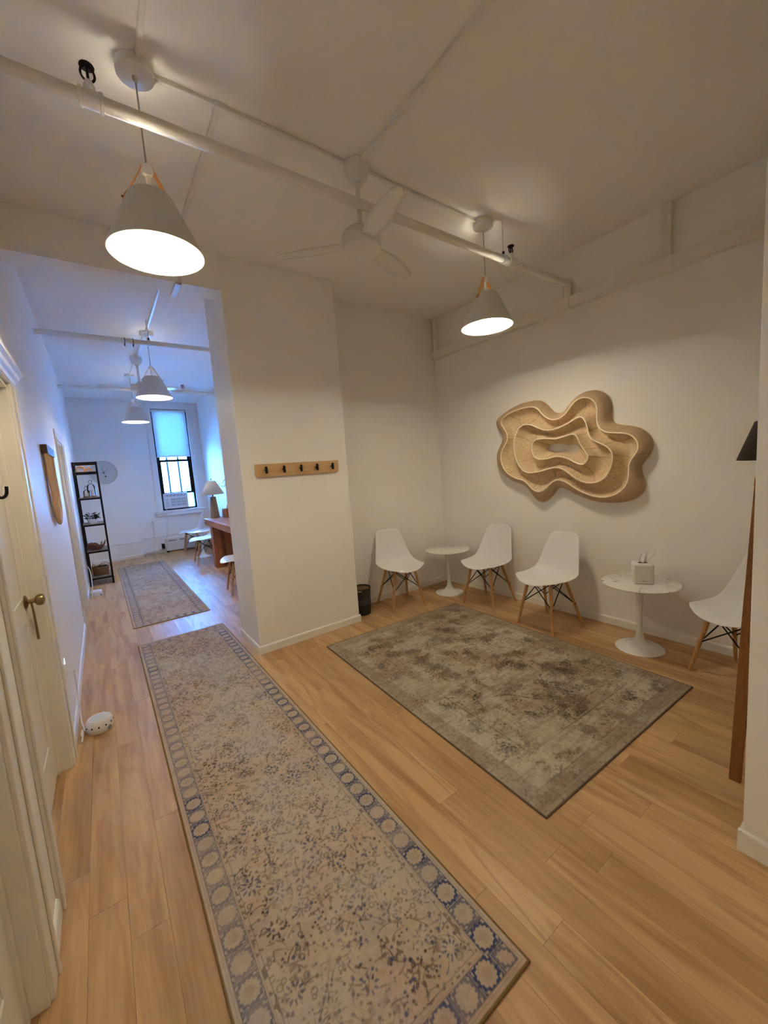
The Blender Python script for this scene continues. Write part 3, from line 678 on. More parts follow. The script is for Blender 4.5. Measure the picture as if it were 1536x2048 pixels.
# ------------------------------------------------------------------ shell chairs
def make_chair():
    e = empty('shell_chair')
    tag(e, 'x', 'chair', 'white shell chairs on wooden legs')
    prof = spline([(-0.268, 0.418), (-0.235, 0.440), (-0.17, 0.447), (-0.08, 0.434), (0.01, 0.424), (0.085, 0.427), (0.138, 0.452), (0.172, 0.505), (0.194, 0.58), (0.214, 0.67), (0.232, 0.75), (0.245, 0.815)], 8)
    prof = np.array(prof); L = np.r_[0, np.cumsum(np.hypot(*np.diff(prof, axis=0).T))]; T = L[-1]
    ws = np.array([0, .10, .25, .40, .52, .62, .75, .88, 1.0])*T
    wv = [.205, .226, .234, .234, .228, .213, .190, .166, .148]
    lf = [.0, .010, .026, .046, .060, .062, .050, .034, .018]
    def f(u, v):
        q = (u-0.5)*2; a = abs(q)
        s0 = 0.105*a**2.6; s1 = T-0.045*a**6; s = s0+(s1-s0)*v
        y = np.interp(s, L, prof[:, 0]); z = np.interp(s, L, prof[:, 1])
        y2 = np.interp(min(s+0.004, T), L, prof[:, 0]); z2 = np.interp(min(s+0.004, T), L, prof[:, 1])
        y1 = np.interp(max(s-0.004, 0), L, prof[:, 0]); z1 = np.interp(max(s-0.004, 0), L, prof[:, 1])
        ty, tz = y2-y1, z2-z1; l = math.hypot(ty, tz) or 1
        ny, nz = -tz/l, ty/l                    # towards the sitter
        h = np.interp(s, ws, lf)*a**2.4; wd = np.interp(s, ws, wv)
        return (q*wd, y+ny*h, z+nz*h)
    MB().grid(f, 21, 33).build('seat_shell', M_WHITEPL, e, smooth=True, solid=0.007, sub=1, angle=180)
    for sx in (-1, 1):
        for sy in (-1, 1):
            top = Vector((0.118*sx, 0.095*sy-0.03, 0.418)); bot = Vector((0.192*sx, 0.195*sy, 0.0))
            lg = MB().tube([bot, bot+(top-bot)*0.03, bot+(top-bot)*0.45, top], [0.0095, 0.011, 0.0135, 0.0150], 12).build('leg', M_LEG, e, smooth=True)
            pm = bot+(top-bot)*0.50
            MB().tube([pm+Vector((-0.012*sx, 0, 0)), pm+Vector((0.016*sx, 0, 0))], 0.006, 8).build('bolt', M_BLACK, lg, smooth=True)
    def low(sx, sy): return Vector((0.192*sx, 0.195*sy, 0))*0.5 + Vector((0.118*sx, 0.095*sy-0.03, 0.418))*0.5
    def hi(sx, sy): return Vector((0.105*sx, 0.085*sy-0.03, 0.412))
    for a, b in (((-1,-1),(1,-1)), ((1,-1),(1,1)), ((1,1),(-1,1)), ((-1,1),(-1,-1))):
        MB().tube([low(*a), hi(*b)], 0.0042, 8).build('brace_rod', M_BLACK, e, smooth=True)
        MB().tube([low(*b), hi(*a)], 0.0042, 8).build('brace_rod', M_BLACK, e, smooth=True)
    for sy in (-1, 1):
        MB().box((-0.135, 0.09*sy-0.045, 0.409), (0.135, 0.09*sy-0.015, 0.415)).build('mount_bar', M_BLACK, e)
    return e
proto = make_chair()
def fwd(dx, dy): return math.atan2(dx, -dy)        # rotation that turns local -Y to (dx, dy)
CH = [((2.540, 3.365), (-0.065, -0.39), 'white shell chair beside the small dark bin'),
      ((3.235, 2.715), (-0.38, -0.02), 'white shell chair between the corner table and another white chair'),
      ((3.150, 1.965), (-0.366, 0.05), 'white shell chair below the wall sculpture, beside the tissue box table'),
      ((3.195, 0.650), (-0.39, 0.175), 'white shell chair half hidden by the wooden tripod leg'),
      ((1.430, 5.37), (-1, 0.10), 'white shell chair at the near end of the chunky wooden desk'),
      ((1.465, 7.76), (-1, 0.03), 'white shell chair just beyond the chunky wooden desk'),
      ((1.500, 9.13), (-1, 0.10), 'white shell chair in front of the low heater')]
for i, ((x, y), d, lab) in enumerate(CH):
    o = proto if i == 0 else copy_tree(proto)
    o.location = (x, y, 0.0 if i not in (1, 2) else 0.0); rz = math.atan2(d[1], d[0]) + math.pi/2
    o.rotation_euler = (0, 0, rz); o['label'] = lab

# ------------------------------------------------------------------ tulip tables
def tulip():
    e = empty('pedestal_table'); tag(e, 'x', 'table', 'white pedestal tables with marble tops')
    MB().lathe([(0, 0.520), (0.250, 0.520), (0.256, 0.517), (0.257, 0.513), (0.250, 0.507), (0.215, 0.499), (0, 0.498)], n=72).build('table_top', M_MARBLE, e, smooth=True)
    pr = spline([(0.0, 0.0), (0.150, 0.0), (0.156, 0.004), (0.150, 0.010), (0.105, 0.020), (0.060, 0.040), (0.034, 0.075), (0.023, 0.130), (0.0185, 0.22), (0.0185, 0.32), (0.024, 0.40), (0.036, 0.46), (0.055, 0.490), (0.062, 0.498), (0, 0.498)], 5)
    MB().lathe([(max(0, a), b) for a, b in pr], n=48).build('pedestal', M_GLOSSW, e, smooth=True, angle=60)
    return e
tp = tulip()
for i, (x, y, rz, lab) in enumerate([(3.192, 3.268, 0.4, 'small round marble topped table in the room corner'),
        (3.212, 1.258, 2.2, 'small round marble topped table holding the tissue box'),
        (1.53, 8.45, 1.0, 'small round white table between the far chairs')]):
    o = tp if i == 0 else copy_tree(tp)
    o.location = (x, y, 0); o.rotation_euler = (0, 0, rz); o['label'] = lab

# tissue box: a soft cube with a slot, tissue and a small line of print
tb = empty('tissue_box', (3.212, 1.240, 0.5205), math.radians(-58)); tag(tb, 'white cube tissue box on the marble table', 'tissue box')
MB().box((-0.064, -0.064, 0), (0.064, 0.064, 0.150)).build('box', mat('tissue_box_card', (0.74, 0.72, 0.67), 0.5), tb, bevel=0.013, seg=4)
MB().lathe([(0, 0.1515), (0.030, 0.1515), (0.034, 0.150)], n=24, sy=0.45).build('slot', M_BLACK, tb)
def tis(u, v):
    x = (u-0.5)*(0.050+0.035*v); z = 0.148+0.10*v*(1-0.45*abs(u-0.6)); y = 0.010*math.sin(u*9+v*2)+0.022*(v)*math.sin(u*5)
    return (x+0.035*v, y, z)
MB().grid(tis, 14, 10).build('tissue', mat('tissue_paper', (0.82, 0.81, 0.78), 0.9), tb, smooth=True, solid=0.0012)
for i in range(5):
    MB().box((-0.016+i*0.0065, -0.0648, 0.0225), (-0.016+i*0.0065+0.0045, -0.0640, 0.0275)).build('printed_letter', mat('grey_print', (0.25, 0.24, 0.22), 0.6), tb)

# waste bin
bn = empty('waste_bin', (2.095, 3.455, 0)); tag(bn, 'small dark grey waste bin beside the white pier', 'waste bin')
MB().lathe([(0, 0.004), (0.083, 0.0), (0.086, 0.004), (0.0905, 0.11)], n=40).build('lower_body', mat('bin_charcoal', (0.022, 0.022, 0.026), 0.7, bump=0.3), bn, smooth=True)
MB().lathe([(0.0905, 0.11), (0.0925, 0.115), (0.0945, 0.165), (0.0930, 0.170)], n=40).build('middle_band', mat('bin_grey', (0.055, 0.055, 0.060), 0.7, bump=0.3), bn, smooth=True)
MB().lathe([(0.0930, 0.170), (0.1005, 0.278), (0.102, 0.282), (0.100, 0.284), (0.097, 0.278), (0.085, 0.02), (0, 0.015)], n=40).build('upper_body', mat('bin_brown_grey', (0.040, 0.034, 0.030), 0.75, bump=0.3), bn, smooth=True)
for s in (1,):
    MB().tube([(0.10*math.cos(a)*0.99, -0.10*abs(math.sin(a)) if False else 0.0985*math.sin(a), 0.262) for a in np.linspace(-2.6, -2.1, 8)], 0.006, 8).build('handle_cutout', mat('bin_handle', (0.5, 0.44, 0.36), 0.6), bn, smooth=True)
MB().lathe([(0.0, 0.262), (0.05, 0.275), (0.088, 0.270), (0.096, 0.255)], n=14, sx=0.97, sy=0.97).build('bin_liner', mat('brown_liner', S(120, 88, 62), 0.8, bump=0.4, bscale=40), bn, smooth=True)

# tripod floor lamp behind the near wall
tl = empty('tripod_lamp', (2.45, 0.455, 0)); tag(tl, 'wooden tripod floor lamp with dark shade behind wall end', 'floor lamp')
for fx, fy in ((2.163, 0.456), (2.70, 0.49), (2.45, 0.19)):
    f0 = Vector((fx-2.45, fy-0.455, 0)); a = math.atan2(f0.y, f0.x); t0 = Vector((0.030*math.cos(a), 0.030*math.sin(a), 1.335))
    d = (t0-f0).normalized(); u = Vector((-math.sin(a), math.cos(a), 0)); v = d.cross(u)
    vs = []
    for p, s_ in ((f0, 0.0205), (f0+(t0-f0)*0.5, 0.0225), (t0, 0.020)):
        vs += [p+u*s_*i+v*s_*0.6*j for i, j in ((-1,-1),(1,-1),(1,1),(-1,1))]
    for i in range(4): vs[i] = Vector((vs[i].x, vs[i].y, 0.0))
    fs = [(0,1,2,3), (8,11,10,9)] + [(r*4+i, r*4+(i+1) % 4, (r+1)*4+(i+1) % 4, (r+1)*4+i) for r in (0, 1) for i in range(4)]
    MB().add(vs, fs).build('leg', M_TRIPOD, tl, bevel=0.002)
MB().lathe([(0, 1.30), (0.026, 1.30), (0.030, 1.31), (0.028, 1.345), (0.012, 1.355), (0, 1.355)], n=32).build('hub', M_TRIPOD, tl, smooth=True)
MB().tube([(0, 0, 1.35), (0, 0, 1.42), (-0.04, 0.0, 1.45), (-0.06, 0.0, 1.55), (-0.04, -0.01, 1.625), (0.02, -0.018, 1.62)], 0.007, 10).build('stem', M_BLACK, tl, smooth=True)
MB().lathe([(0.115, 1.428), (0.055, 1.60), (0.012, 1.61)], n=48, c=(0.02, -0.018, 0)).build('shade', mat('dark_shade_fabric', (0.035, 0.026, 0.022), 0.8), tl, smooth=True, solid=0.003)
MB().lathe([(0.0, 1.45), (0.014, 1.455), (0.026, 1.475), (0.028, 1.50), (0.016, 1.53), (0, 1.535)], n=20, c=(0.02, -0.018, 0)).build('bulb', M_SHADEIN, tl, smooth=True)
MB().tube([(0.02, -0.018, 1.525), (0.02, -0.018, 1.60)], 0.016, 12).build('socket', M_BLACK, tl, smooth=True)

# ------------------------------------------------------------------ rugs: pattern drawn on a fine grid of pile vertices
def vnoise(ny, nx, cy, cx, rng):
    g = rng.random((max(2, int(cy))+3, max(2, int(cx))+3)); y = np.linspace(0, cy, ny); x = np.linspace(0, cx, nx)
    yi = np.minimum(y.astype(int), g.shape[0]-2); xi = np.minimum(x.astype(int), g.shape[1]-2)
    fy = y-yi; fx = x-xi; fy = fy*fy*(3-2*fy); fx = fx*fx*(3-2*fx)
    a = g[yi][:, xi]; b = g[yi][:, xi+1]; c = g[yi+1][:, xi]; d = g[yi+1][:, xi+1]
    return (a*(1-fx)+b*fx)*(1-fy)[:, None] + (c*(1-fx)+d*fx)*fy[:, None]
def fbm(ny, nx, w, l, cell, rng, oct=4):
    out = 0; amp = 1; tot = 0
    for o in range(oct):
        out = out + amp*vnoise(ny, nx, l/cell*2**o, w/cell*2**o, rng); tot += amp; amp *= 0.55
    return out/tot
def rug_mesh(name, w, l, nx, ny, rgb, loc, rz, label, thick=0.006):
    x = np.linspace(-w/2, w/2, nx); y = np.linspace(-l/2, l/2, ny); X, Y = np.meshgrid(x, y)
    Z = np.full_like(X, thick)
    top = np.stack([X, Y, Z], -1).reshape(-1, 3)
    idx = np.arange(nx*ny).reshape(ny, nx)
    q = np.stack([idx[:-1, :-1], idx[:-1, 1:], idx[1:, 1:], idx[1:, :-1]], -1).reshape(-1, 4)
    loop = np.concatenate([idx[0, :], idx[1:, -1], idx[-1, -2::-1], idx[-2:0:-1, 0]])
    low = top[loop].copy(); low[:, 2] = 0.0004; base = len(top)
    m = len(loop); k = np.arange(m); k2 = (k+1) % m
    side = np.stack([loop[k2], loop[k], base+k, base+k2], -1)
    V = np.concatenate([top, low]); F = np.concatenate([q, side])
    me = bpy.data.meshes.new(name)
    me.vertices.add(len(V)); me.vertices.foreach_set('co', V.astype(np.float32).ravel())
    me.loops.add(F.size); me.loops.foreach_set('vertex_index', F.astype(np.int32).ravel())
    me.polygons.add(len(F)); me.polygons.foreach_set('loop_start', np.arange(0, F.size, 4, dtype=np.int32))
    me.polygons.foreach_set('loop_total', np.full(len(F), 4, dtype=np.int32))
    me.update(); me.validate()
    c = np.concatenate([rgb.reshape(-1, 3), rgb.reshape(-1, 3)[loop]*0.8]); c = np.c_[np.clip(c, 0, 1), np.ones(len(c))]
    ca = me.color_attributes.new('Col', 'FLOAT_COLOR', 'POINT'); ca.data.foreach_set('color', c.astype(np.float32).ravel())
    me.materials.append(M_RUG)
    o = bpy.data.objects.new(name, me); COL.objects.link(o); o.location = loc; o.rotation_euler = (0, 0, rz)
    return tag(o, label, 'rug')
def blend(img, a, c): img[:] = img*(1-a[..., None]) + np.array(c)*a[..., None]
BLUE = np.array(S(62, 72, 108)); DARKB = np.array(S(58, 44, 40)); BEIGE = np.array(S(184, 169, 154))
class Stamp:
    def __init__(s, w, l, nx, ny): s.w, s.l, s.nx, s.ny = w, l, nx, ny; s.a = np.zeros((ny, nx)); s.b = np.zeros((ny, nx)); s.px = w/(nx-1)
    def win(s, x, y, r):
        i0 = max(0, int((x-r)/s.px)); i1 = min(s.nx, int((x+r)/s.px)+2); j0 = max(0, int((y-r)/s.px)); j1 = min(s.ny, int((y+r)/s.px)+2)
        if i0 >= i1 or j0 >= j1: return None
        X, Y = np.meshgrid(np.arange(i0, i1)*s.px-x, np.arange(j0, j1)*s.px-y); return (slice(j0, j1), slice(i0, i1)), X, Y
    def put(s, lay, sl, m): lay[sl] = np.maximum(lay[sl], m)
    def flower(s, x, y, r, n, lay, ph=0.0, strength=1.0):
        k = s.win(x, y, r*1.5)
        if not k: return
        sl, X, Y = k; R = np.hypot(X, Y)/r; T = np.arctan2(Y, X)+ph
        pet = np.clip((np.cos(n*T)*0.5+0.5)*1.6-0.5, 0, 1)
        m = np.clip((R-0.48)*9, 0, 1)*np.clip((0.62+0.50*pet-R)*9, 0, 1)*np.clip(0.45+pet, 0, 1)
        s.put(lay, sl, m*strength)
    def dot(s, x, y, r, lay, strength=1.0):
        k = s.win(x, y, r*2)
        if not k: return
        sl, X, Y = k; s.put(lay, sl, np.clip((r-np.hypot(X, Y))/s.px+0.5, 0, 1)*strength)
    def ring(s, x, y, r, th, lay, strength=1.0):
        k = s.win(x, y, r+th*2)
        if not k: return
        sl, X, Y = k; s.put(lay, sl, np.clip((th-np.abs(np.hypot(X, Y)-r))/s.px+0.5, 0, 1)*strength)
    def stroke(s, x, y, a, ln, curv, th, lay, strength=1.0):
        n = max(3, int(ln/s.px)); 
        for i in range(n):
            s.dot(x, y, th*(1-0.6*i/n), lay, strength); x += math.cos(a)*ln/n; y += math.sin(a)*ln/n; a += curv*ln/n
        return x, y
def runner_rgb(w, l, nx, ny, seed, faded=1.0):
    rng = np.random.default_rng(seed); R = random.Random(seed); st = Stamp(w, l, nx, ny)
    X, Y = np.meshgrid(np.linspace(0, w, nx), np.linspace(0, l, ny))
    n1 = fbm(ny, nx, w, l, 0.45, rng); n2 = fbm(ny, nx, w, l, 0.10, rng); n3 = fbm(ny, nx, w, l, 0.012, rng, 2)
    img = np.empty((ny, nx, 3)); img[:] = BEIGE
    blend(img, np.clip((n1-0.42)*3.5, 0, 0.65), S(176, 152, 133)); blend(img, np.clip((0.46-n1)*3.5, 0, 0.6), S(172, 163, 152))
    blend(img, np.clip((n2-0.55)*3, 0, 0.20), S(150, 122, 100))
    E_ = np.minimum(np.minimum(X, w-X), np.minimum(Y, l-Y))
    fb = 0.118                                                    # border depth
    # field: rosettes in a loose lattice, twigs, seeds
    x0, x1, y0, y1 = fb, w-fb, fb, l-fb
    step = 0.125; j = 0; yy = y0+0.05
    while yy < y1:
        for i in range(5):
            xx = x0 + (i+0.5+(0.5 if j % 2 else 0))*step*0.87 + R.uniform(-.02, .02)
            if x0+.02 < xx < x1-.02 and R.random() < 0.62:
                st.flower(xx, yy+R.uniform(-.02, .02), R.choice([.026, .030, .036]), R.choice([8, 8, 10]), st.b if R.random() < 0.6 else st.a, R.random(), R.uniform(.55, 1))
        yy += step*0.8; j += 1
    k = w*l/2.79
    for _ in range(int(3200*k)):
        st.dot(R.uniform(x0, x1), R.uniform(y0, y1), R.uniform(.0024, .0052), st.a if R.random() < .75 else st.b, R.uniform(.5, 1))
    for _ in range(int(1500*k)):
        x, y, a = R.uniform(x0, x1), R.uniform(y0, y1), R.uniform(0, 6.28)
        x, y = st.stroke(x, y, a, R.uniform(.018, .055), R.uniform(-25, 25), .0023, st.a, R.uniform(.55, 1))
        if R.random() < .45: st.dot(x, y, R.uniform(.004, .0065), st.b if R.random() < .35 else st.a, .85)
    for _ in range(int(260*k)): st.ring(R.uniform(x0, x1), R.uniform(y0, y1), R.uniform(.006, .010), .0022, st.a, .7)
    for _ in range(int(110*k)):
        x, y, a = R.uniform(x0, x1), R.uniform(y0, y1), R.uniform(0, 6.28)
        for q in range(-3, 4): st.stroke(x, y, a+q*.28, R.uniform(.02, .03), 0, .002, st.a, .7)
    infield = (E_ > fb)
    fade = np.clip((n2*0.6+n1*0.6-0.26)*2.4, 0.62, 1)*np.clip(0.75+n3, 0, 1)
    blend(img, st.a*infield*fade*0.95, DARKB); blend(img, st.b*infield*fade*0.95, BLUE)
    # border band with scalloped medallions
    c0, c1 = 0.026, 0.098; mid = (c0+c1)/2; band = (E_ > c0) & (E_ < c1)
    side = np.minimum(X, w-X) <= np.minimum(Y, l-Y)
    along = np.where(side, Y, X); tot = np.where(side, l, w)
    pitch = np.where(side, l/round(l/0.086), w/round(w/0.086))
    cell = along/pitch; fr = (cell-np.floor(cell)-0.5)*pitch; odd = (np.floor(cell).astype(int) % 2)
    r = np.hypot(fr, (E_-mid)*0.97); th = np.arctan2(E_-mid, fr)
    rad = 0.0300 + 0.0022*np.cos(13*th)
    ringm = np.clip((r-rad)/0.0015, 0, 1)*np.clip((0.0415+0.0035*np.cos(13*th+1)-r)/0.002, 0, 1)
    bar = np.clip((0.0035-np.abs(np.abs(fr)-pitch/2+0.0035))/0.0015, 0, 1)
    corner = np.clip((r-0.044)/0.002, 0, 1)*(np.abs(np.abs(fr)-pitch/2) > 0.006)*(n3 > 0.42)
    m = np.maximum(np.maximum(ringm*(0.70+0.30*odd), bar*0.8), corner*1.0)*band
    ptch = np.clip((fbm(ny, nx, w, l, 0.25, rng)-0.30)*3, 0.60, 1)
    blend(img, band*0.35, S(168, 154, 140))
    blend(img, m*ptch*np.clip(0.6+n3, 0, 1), BLUE)
    inner = band*np.clip((0.018+0.003*np.cos(9*th)-r)/0.004, 0, 1)*odd*0.35*(n3 > 0.4); blend(img, inner, S(150, 120, 104))
    for c, t, a in ((c0, .0018, .75), (c1, .0018, .75), (c1+0.007, .0012, .5), (fb, .0014, .6), (c0-0.010, .0012, .4)):
        blend(img, np.clip((t-np.abs(E_-c))/0.0012+0.4, 0, 1)*a*np.clip(0.3+n3*1.2, 0, 1), S(96, 88, 92))
    blend(img, ((E_ > c1+.008) & (E_ < fb))*np.clip((n3-.55)*6, 0, .6), DARKB)
    blend(img, np.clip((0.0075-E_)/0.002, 0, 1), S(122, 98, 66))
    img *= (0.90+0.2*n3)[..., None]
    return img
RW, RL = 0.762, 3.66
nx, ny = 272, 1304
run1 = rug_mesh('runner_rug', RW, RL, nx, ny, runner_rgb(RW, RL, nx, ny, 5), (0.497, 2.468, 0), 0.0, 'beige runner rug with blue medallion border, before the header beam', 0.007)
nx, ny = 110, 540
run2 = rug_mesh('runner_rug', RW, 3.86, nx, ny, runner_rgb(RW, 3.86, nx, ny, 9), (0.489, 6.79, 0), math.radians(0.2), 'beige runner rug on the floor between the black shelf and desk', 0.007)
for r_ in (run1, run2): r_['group'] = 'beige runner rugs'
def big_rgb(w, l, nx, ny, seed):
    rng = np.random.default_rng(seed); R = random.Random(seed); st = Stamp(w, l, nx, ny)
    X, Y = np.meshgrid(np.linspace(0, w, nx), np.linspace(0, l, ny)); E_ = np.minimum(np.minimum(X, w-X), np.minimum(Y, l-Y))
    n1 = fbm(ny, nx, w, l, 0.6, rng); n2 = fbm(ny, nx, w, l, 0.14, rng); n3 = fbm(ny, nx, w, l, 0.018, rng, 3); n4 = fbm(ny, nx, w, l, 0.25, rng)
    sx = vnoise(ny, nx, l/0.012, w/0.12, rng)
    img = np.empty((ny, nx, 3)); img[:] = S(176, 165, 148)
    blend(img, np.clip((n1-.45)*4, 0, .6), S(192, 184, 169)); blend(img, np.clip((n2-.52)*3.5, 0, .5), S(146, 124, 102)); blend(img, np.clip((n4-.54)*4, 0, .45), S(150, 126, 102))
    # motif clusters
    def cluster(x, y, s, k=1.0):
        for _ in range(int(9)):
            a = R.uniform(0, 6.28); d = R.uniform(0, s)
            px, py = x+d*math.cos(a), y+d*math.sin(a)
            st.flower(px, py, R.uniform(.014, .030), R.choice([5, 6, 8]), st.a, R.random(), R.uniform(.5, 1)*k)
            for _q in range(4): st.dot(px+R.uniform(-.03, .03), py+R.uniform(-.03, .03), R.uniform(.004, .009), st.a, R.uniform(.5, 1)*k)
            st.stroke(px, py, R.uniform(0, 6.28), R.uniform(.03, .10), R.uniform(-18, 18), .0032, st.a, R.uniform(.4, .9)*k)
    fb = 0.30
    for _ in range(95): cluster(R.uniform(fb, w-fb), R.uniform(fb, l-fb), R.uniform(.03, .08), R.uniform(.5, 1))
    # border motifs: repeating vine pairs
    for (ax, n) in (('y', 9), ('x', 6)):
        for s_ in (0, 1):
            for i in range(n):
                t = (i+0.5)/n
                x, y = ((0.185 if s_ == 0 else w-0.185), t*l) if ax == 'y' else (t*w, (0.185 if s_ == 0 else l-0.185))
                cluster(x, y, .045, R.uniform(.5, 1))
                st.ring(x, y, .060, .0035, st.a, .30)
    for _ in range(4200): st.dot(R.uniform(0, w), R.uniform(0, l), R.uniform(.0028, .007), st.a, R.uniform(.3, .9))
    for _ in range(900): st.stroke(R.uniform(.04, w-.04), R.uniform(.04, l-.04), R.uniform(0, 6.28), R.uniform(.02, .07), R.uniform(-22, 22), .003, st.a, R.uniform(.3, .9))
    # centre medallion outline
    r = np.hypot((X-w/2)/0.36, (Y-l/2)/0.58); th = np.arctan2(Y-l/2, X-w/2)
    med = np.clip((0.022-np.abs(r-0.9-0.08*np.cos(8*th)))/0.012, 0, 1)*0.7; st.a = np.maximum(st.a, med*(n3 > .45))
    fade = np.clip((n2+n4-0.66)*2.8, 0.28, 1)*np.clip(0.5+1.1*n3, 0, 1)
    blend(img, st.a*fade, S(54, 40, 32))
    for c, t, a in ((0.105, .004, .7), (0.27, .005, .75), (0.285, .0025, .5), (0.03, .003, .4)):
        blend(img, np.clip((t-np.abs(E_-c))/0.003+0.3, 0, 1)*a*np.clip(n2*1.6-.2, 0, 1), S(96, 78, 62))
    blend(img, np.clip((0.004-np.abs(E_-0.278))/0.002, 0, 1)*.5*np.clip(n4*1.6-.2, 0, 1), S(188, 178, 160))
    blend(img, ((E_ > .045) & (E_ < .10))*np.clip((n3-.5)*5, 0, .5), S(110, 90, 74))
    blend(img, (E_ < .105)*0.45, S(142, 128, 112))
    blend(img, np.clip((sx-.62)*3, 0, .28), S(116, 96, 80))
    blend(img, np.clip((0.009-E_)/0.003, 0, 1), S(104, 88, 74))
    img *= (0.86+0.28*n3)[..., None]
    return img
nx, ny = 305, 427
rug_mesh('area_rug', 1.525, 2.135, nx, ny, big_rgb(1.525, 2.135, nx, ny, 21), (2.150, 1.915, 0), math.radians(-2.2), 'large distressed grey brown rug before the waiting chairs', 0.006)

# ------------------------------------------------------------------ rope hanging on the left wall
rh_ = empty('rope_wall_hanging', (XL, 3.77, 1.25)); tag(rh_, 'tan rope wall hanging on a dark wooden bar', 'wall hanging')
MB().box((0.001, 0.0, 0.535), (0.040, 0.56, 0.60)).build('bar', wood('walnut_bar', S(96, 66, 50), S(58, 38, 30), 1, 8), rh_, bevel=0.003)
M_ROPE = mat('tan_rope', S(222, 184, 138), 0.85, var=0.12, scale=150, bump=0.5, bscale=260)
for i in range(9):
    hw = 0.262*(1-i*0.098); cy = 0.28; low = 0.0 + i*0.026; xr = 0.022 + 0.004*math.sin(i*2.1)
    top = [(xr, cy-hw, 0.54)]; n = 16
    pts = [(xr, cy-hw, 0.54), (xr, cy-hw*0.97, 0.40)]
    for q in range(n+1):
        a = math.pi*q/n; sq = 1-0.0*q
        pts.append((xr+0.004, cy-hw*0.95*math.cos(a), 0.24 - (0.24-low)*math.sin(a)**0.6))
    pts += [(xr, cy+hw*0.97, 0.40), (xr, cy+hw, 0.54)]
    MB().tube(pts, 0.0100, 8).build('rope', M_ROPE, rh_, smooth=True)

# ------------------------------------------------------------------ sound machines, outlets and cords
def sound_machine():
    e = empty('sound_machine'); tag(e, 'x', 'sound machine', 'white round sound machines on the floor')
    MB().lathe([(0, 0.003), (0.058, 0.003), (0.066, 0.0), (0.071, 0.008), (0.073, 0.030), (0.070, 0.060), (0.064, 0.074), (0.055, 0.080), (0.050, 0.077), (0.046, 0.0765), (0, 0.0765)], n=48).build('body', mat('machine_white', (0.74, 0.72, 0.71), 0.45), e, smooth=True)
    MB().lathe([(0, 0.0772), (0.044, 0.0772), (0.046, 0.0765)], n=40).build('top_dial', mat('machine_pale_blue', (0.58, 0.62, 0.66), 0.45), e, smooth=True)
    for k in range(12):
        a = 2*math.pi*k/12
        tt = MB().lathe([(0, 0.0015), (0.0048, 0.001), (0.005, -0.002)], n=12)
        M = Matrix.Rotation(a, 4, 'Z') @ Matrix.Translation((0.0722, 0, 0.045)) @ Matrix.Rotation(math.pi/2, 4, 'Y')
        tt.v = [tuple(M @ Vector(v)) for v in tt.v]; tt.build('air_hole', M_BLACK, e)
    tt = MB().lathe([(0, 0.001), (0.014, 0.0005), (0.0145, -0.003)], n=20)
    M = Matrix.Rotation(-1.3, 4, 'Z') @ Matrix.Translation((0.0725, 0, 0.019)) @ Matrix.Rotation(math.pi/2, 4, 'Y')
    tt.v = [tuple(M @ Vector(v)) for v in tt.v]; tt.build('badge', mat('machine_grey', (0.25, 0.25, 0.26), 0.5), e)
    return e
sm = sound_machine(); sm.location = (-0.178, 3.00, 0); sm.rotation_euler = (0, 0, 0.5); sm['label'] = 'white round sound machine beside the coiled white cord'
s2 = copy_tree(sm); s2.location = (-0.205, 6.80, 0); s2['label'] = 'white round sound machine by the foot of the black shelf'
M_CORDW = mat('white_cord', (0.74, 0.72, 0.70), 0.5)
def outlet(loc, label, face='x'):
    e = empty('wall_outlet', loc); tag(e, label, 'outlet')
    if face == 'x':
        MB().box((0.0005, -0.035, -0.058), (0.006, 0.035, 0.058)).build('cover_plate', M_TRIM, e, bevel=0.002)
        for z in (-0.022, 0.022): MB().box((0.0055, -0.016, z-0.014), (0.0075, 0.016, z+0.014)).build('socket', M_TRIM, e, bevel=0.002)
    else:
        MB().box((-0.035, -0.04, -0.058), (0.035, -0.0005, 0.058)).build('cover_plate', M_TRIM, e, bevel=0.004)
        for z in (-0.022, 0.022): MB().box((-0.016, -0.042, z-0.014), (0.016, -0.039, z+0.014)).build('socket', mat('ac_grey', (1, 1, 1)), e, bevel=0.002)
    return e
o1 = outlet((XL, 3.02, 0.42), 'white wall outlet with a small night light beside cream door')
MB().box((0.0065, -0.008, 0.045), (0.012, 0.008, 0.085)).build('night_light', emis('night_light_glow', (0.8, 0.9, 1.0), 0.07), o1, bevel=0.003)
c_ = MB().tube(spline([(XL+0.010, 3.03, 0.398), (XL+0.035, 3.08, 0.392), (XL+0.030, 3.20, 0.36), (XL+0.022, 3.30, 0.20), (XL+0.022, 3.26, 0.05), (XL+0.03, 3.16, 0.006), (-0.262, 3.07, 0.006), (-0.268, 2.99, 0.012), (-0.268, 2.90, 0.008), (-0.262, 2.97, 0.022), (-0.270, 3.03, 0.018), (-0.268, 2.93, 0.030), (-0.265, 2.98, 0.040), (-0.262, 3.02, 0.014), (-0.250, 3.02, 0.012)], 8), 0.0042, 8)
tag(c_.build('power_cord', M_CORDW, smooth=True), 'white cord coiled on the floor beside the sound machine', 'cord')
c_ = MB().tube(spline([(XL+0.012, 6.60, 0.45), (XL+0.05, 6.64, 0.46), (XL+0.075, 6.66, 0.36), (XL+0.07, 6.66, 0.16), (XL+0.05, 6.66, 0.02), (XL+0.02, 6.69, 0.006), (XL+0.025, 6.70, 0.008)], 8), 0.0055, 8)
tag(c_.build('power_cord', M_CORDW, smooth=True), 'thick white cord hanging beside the black shelf', 'cord')
outlet((XL, 6.60, 0.45), 'white wall outlet between the far door and black shelf')

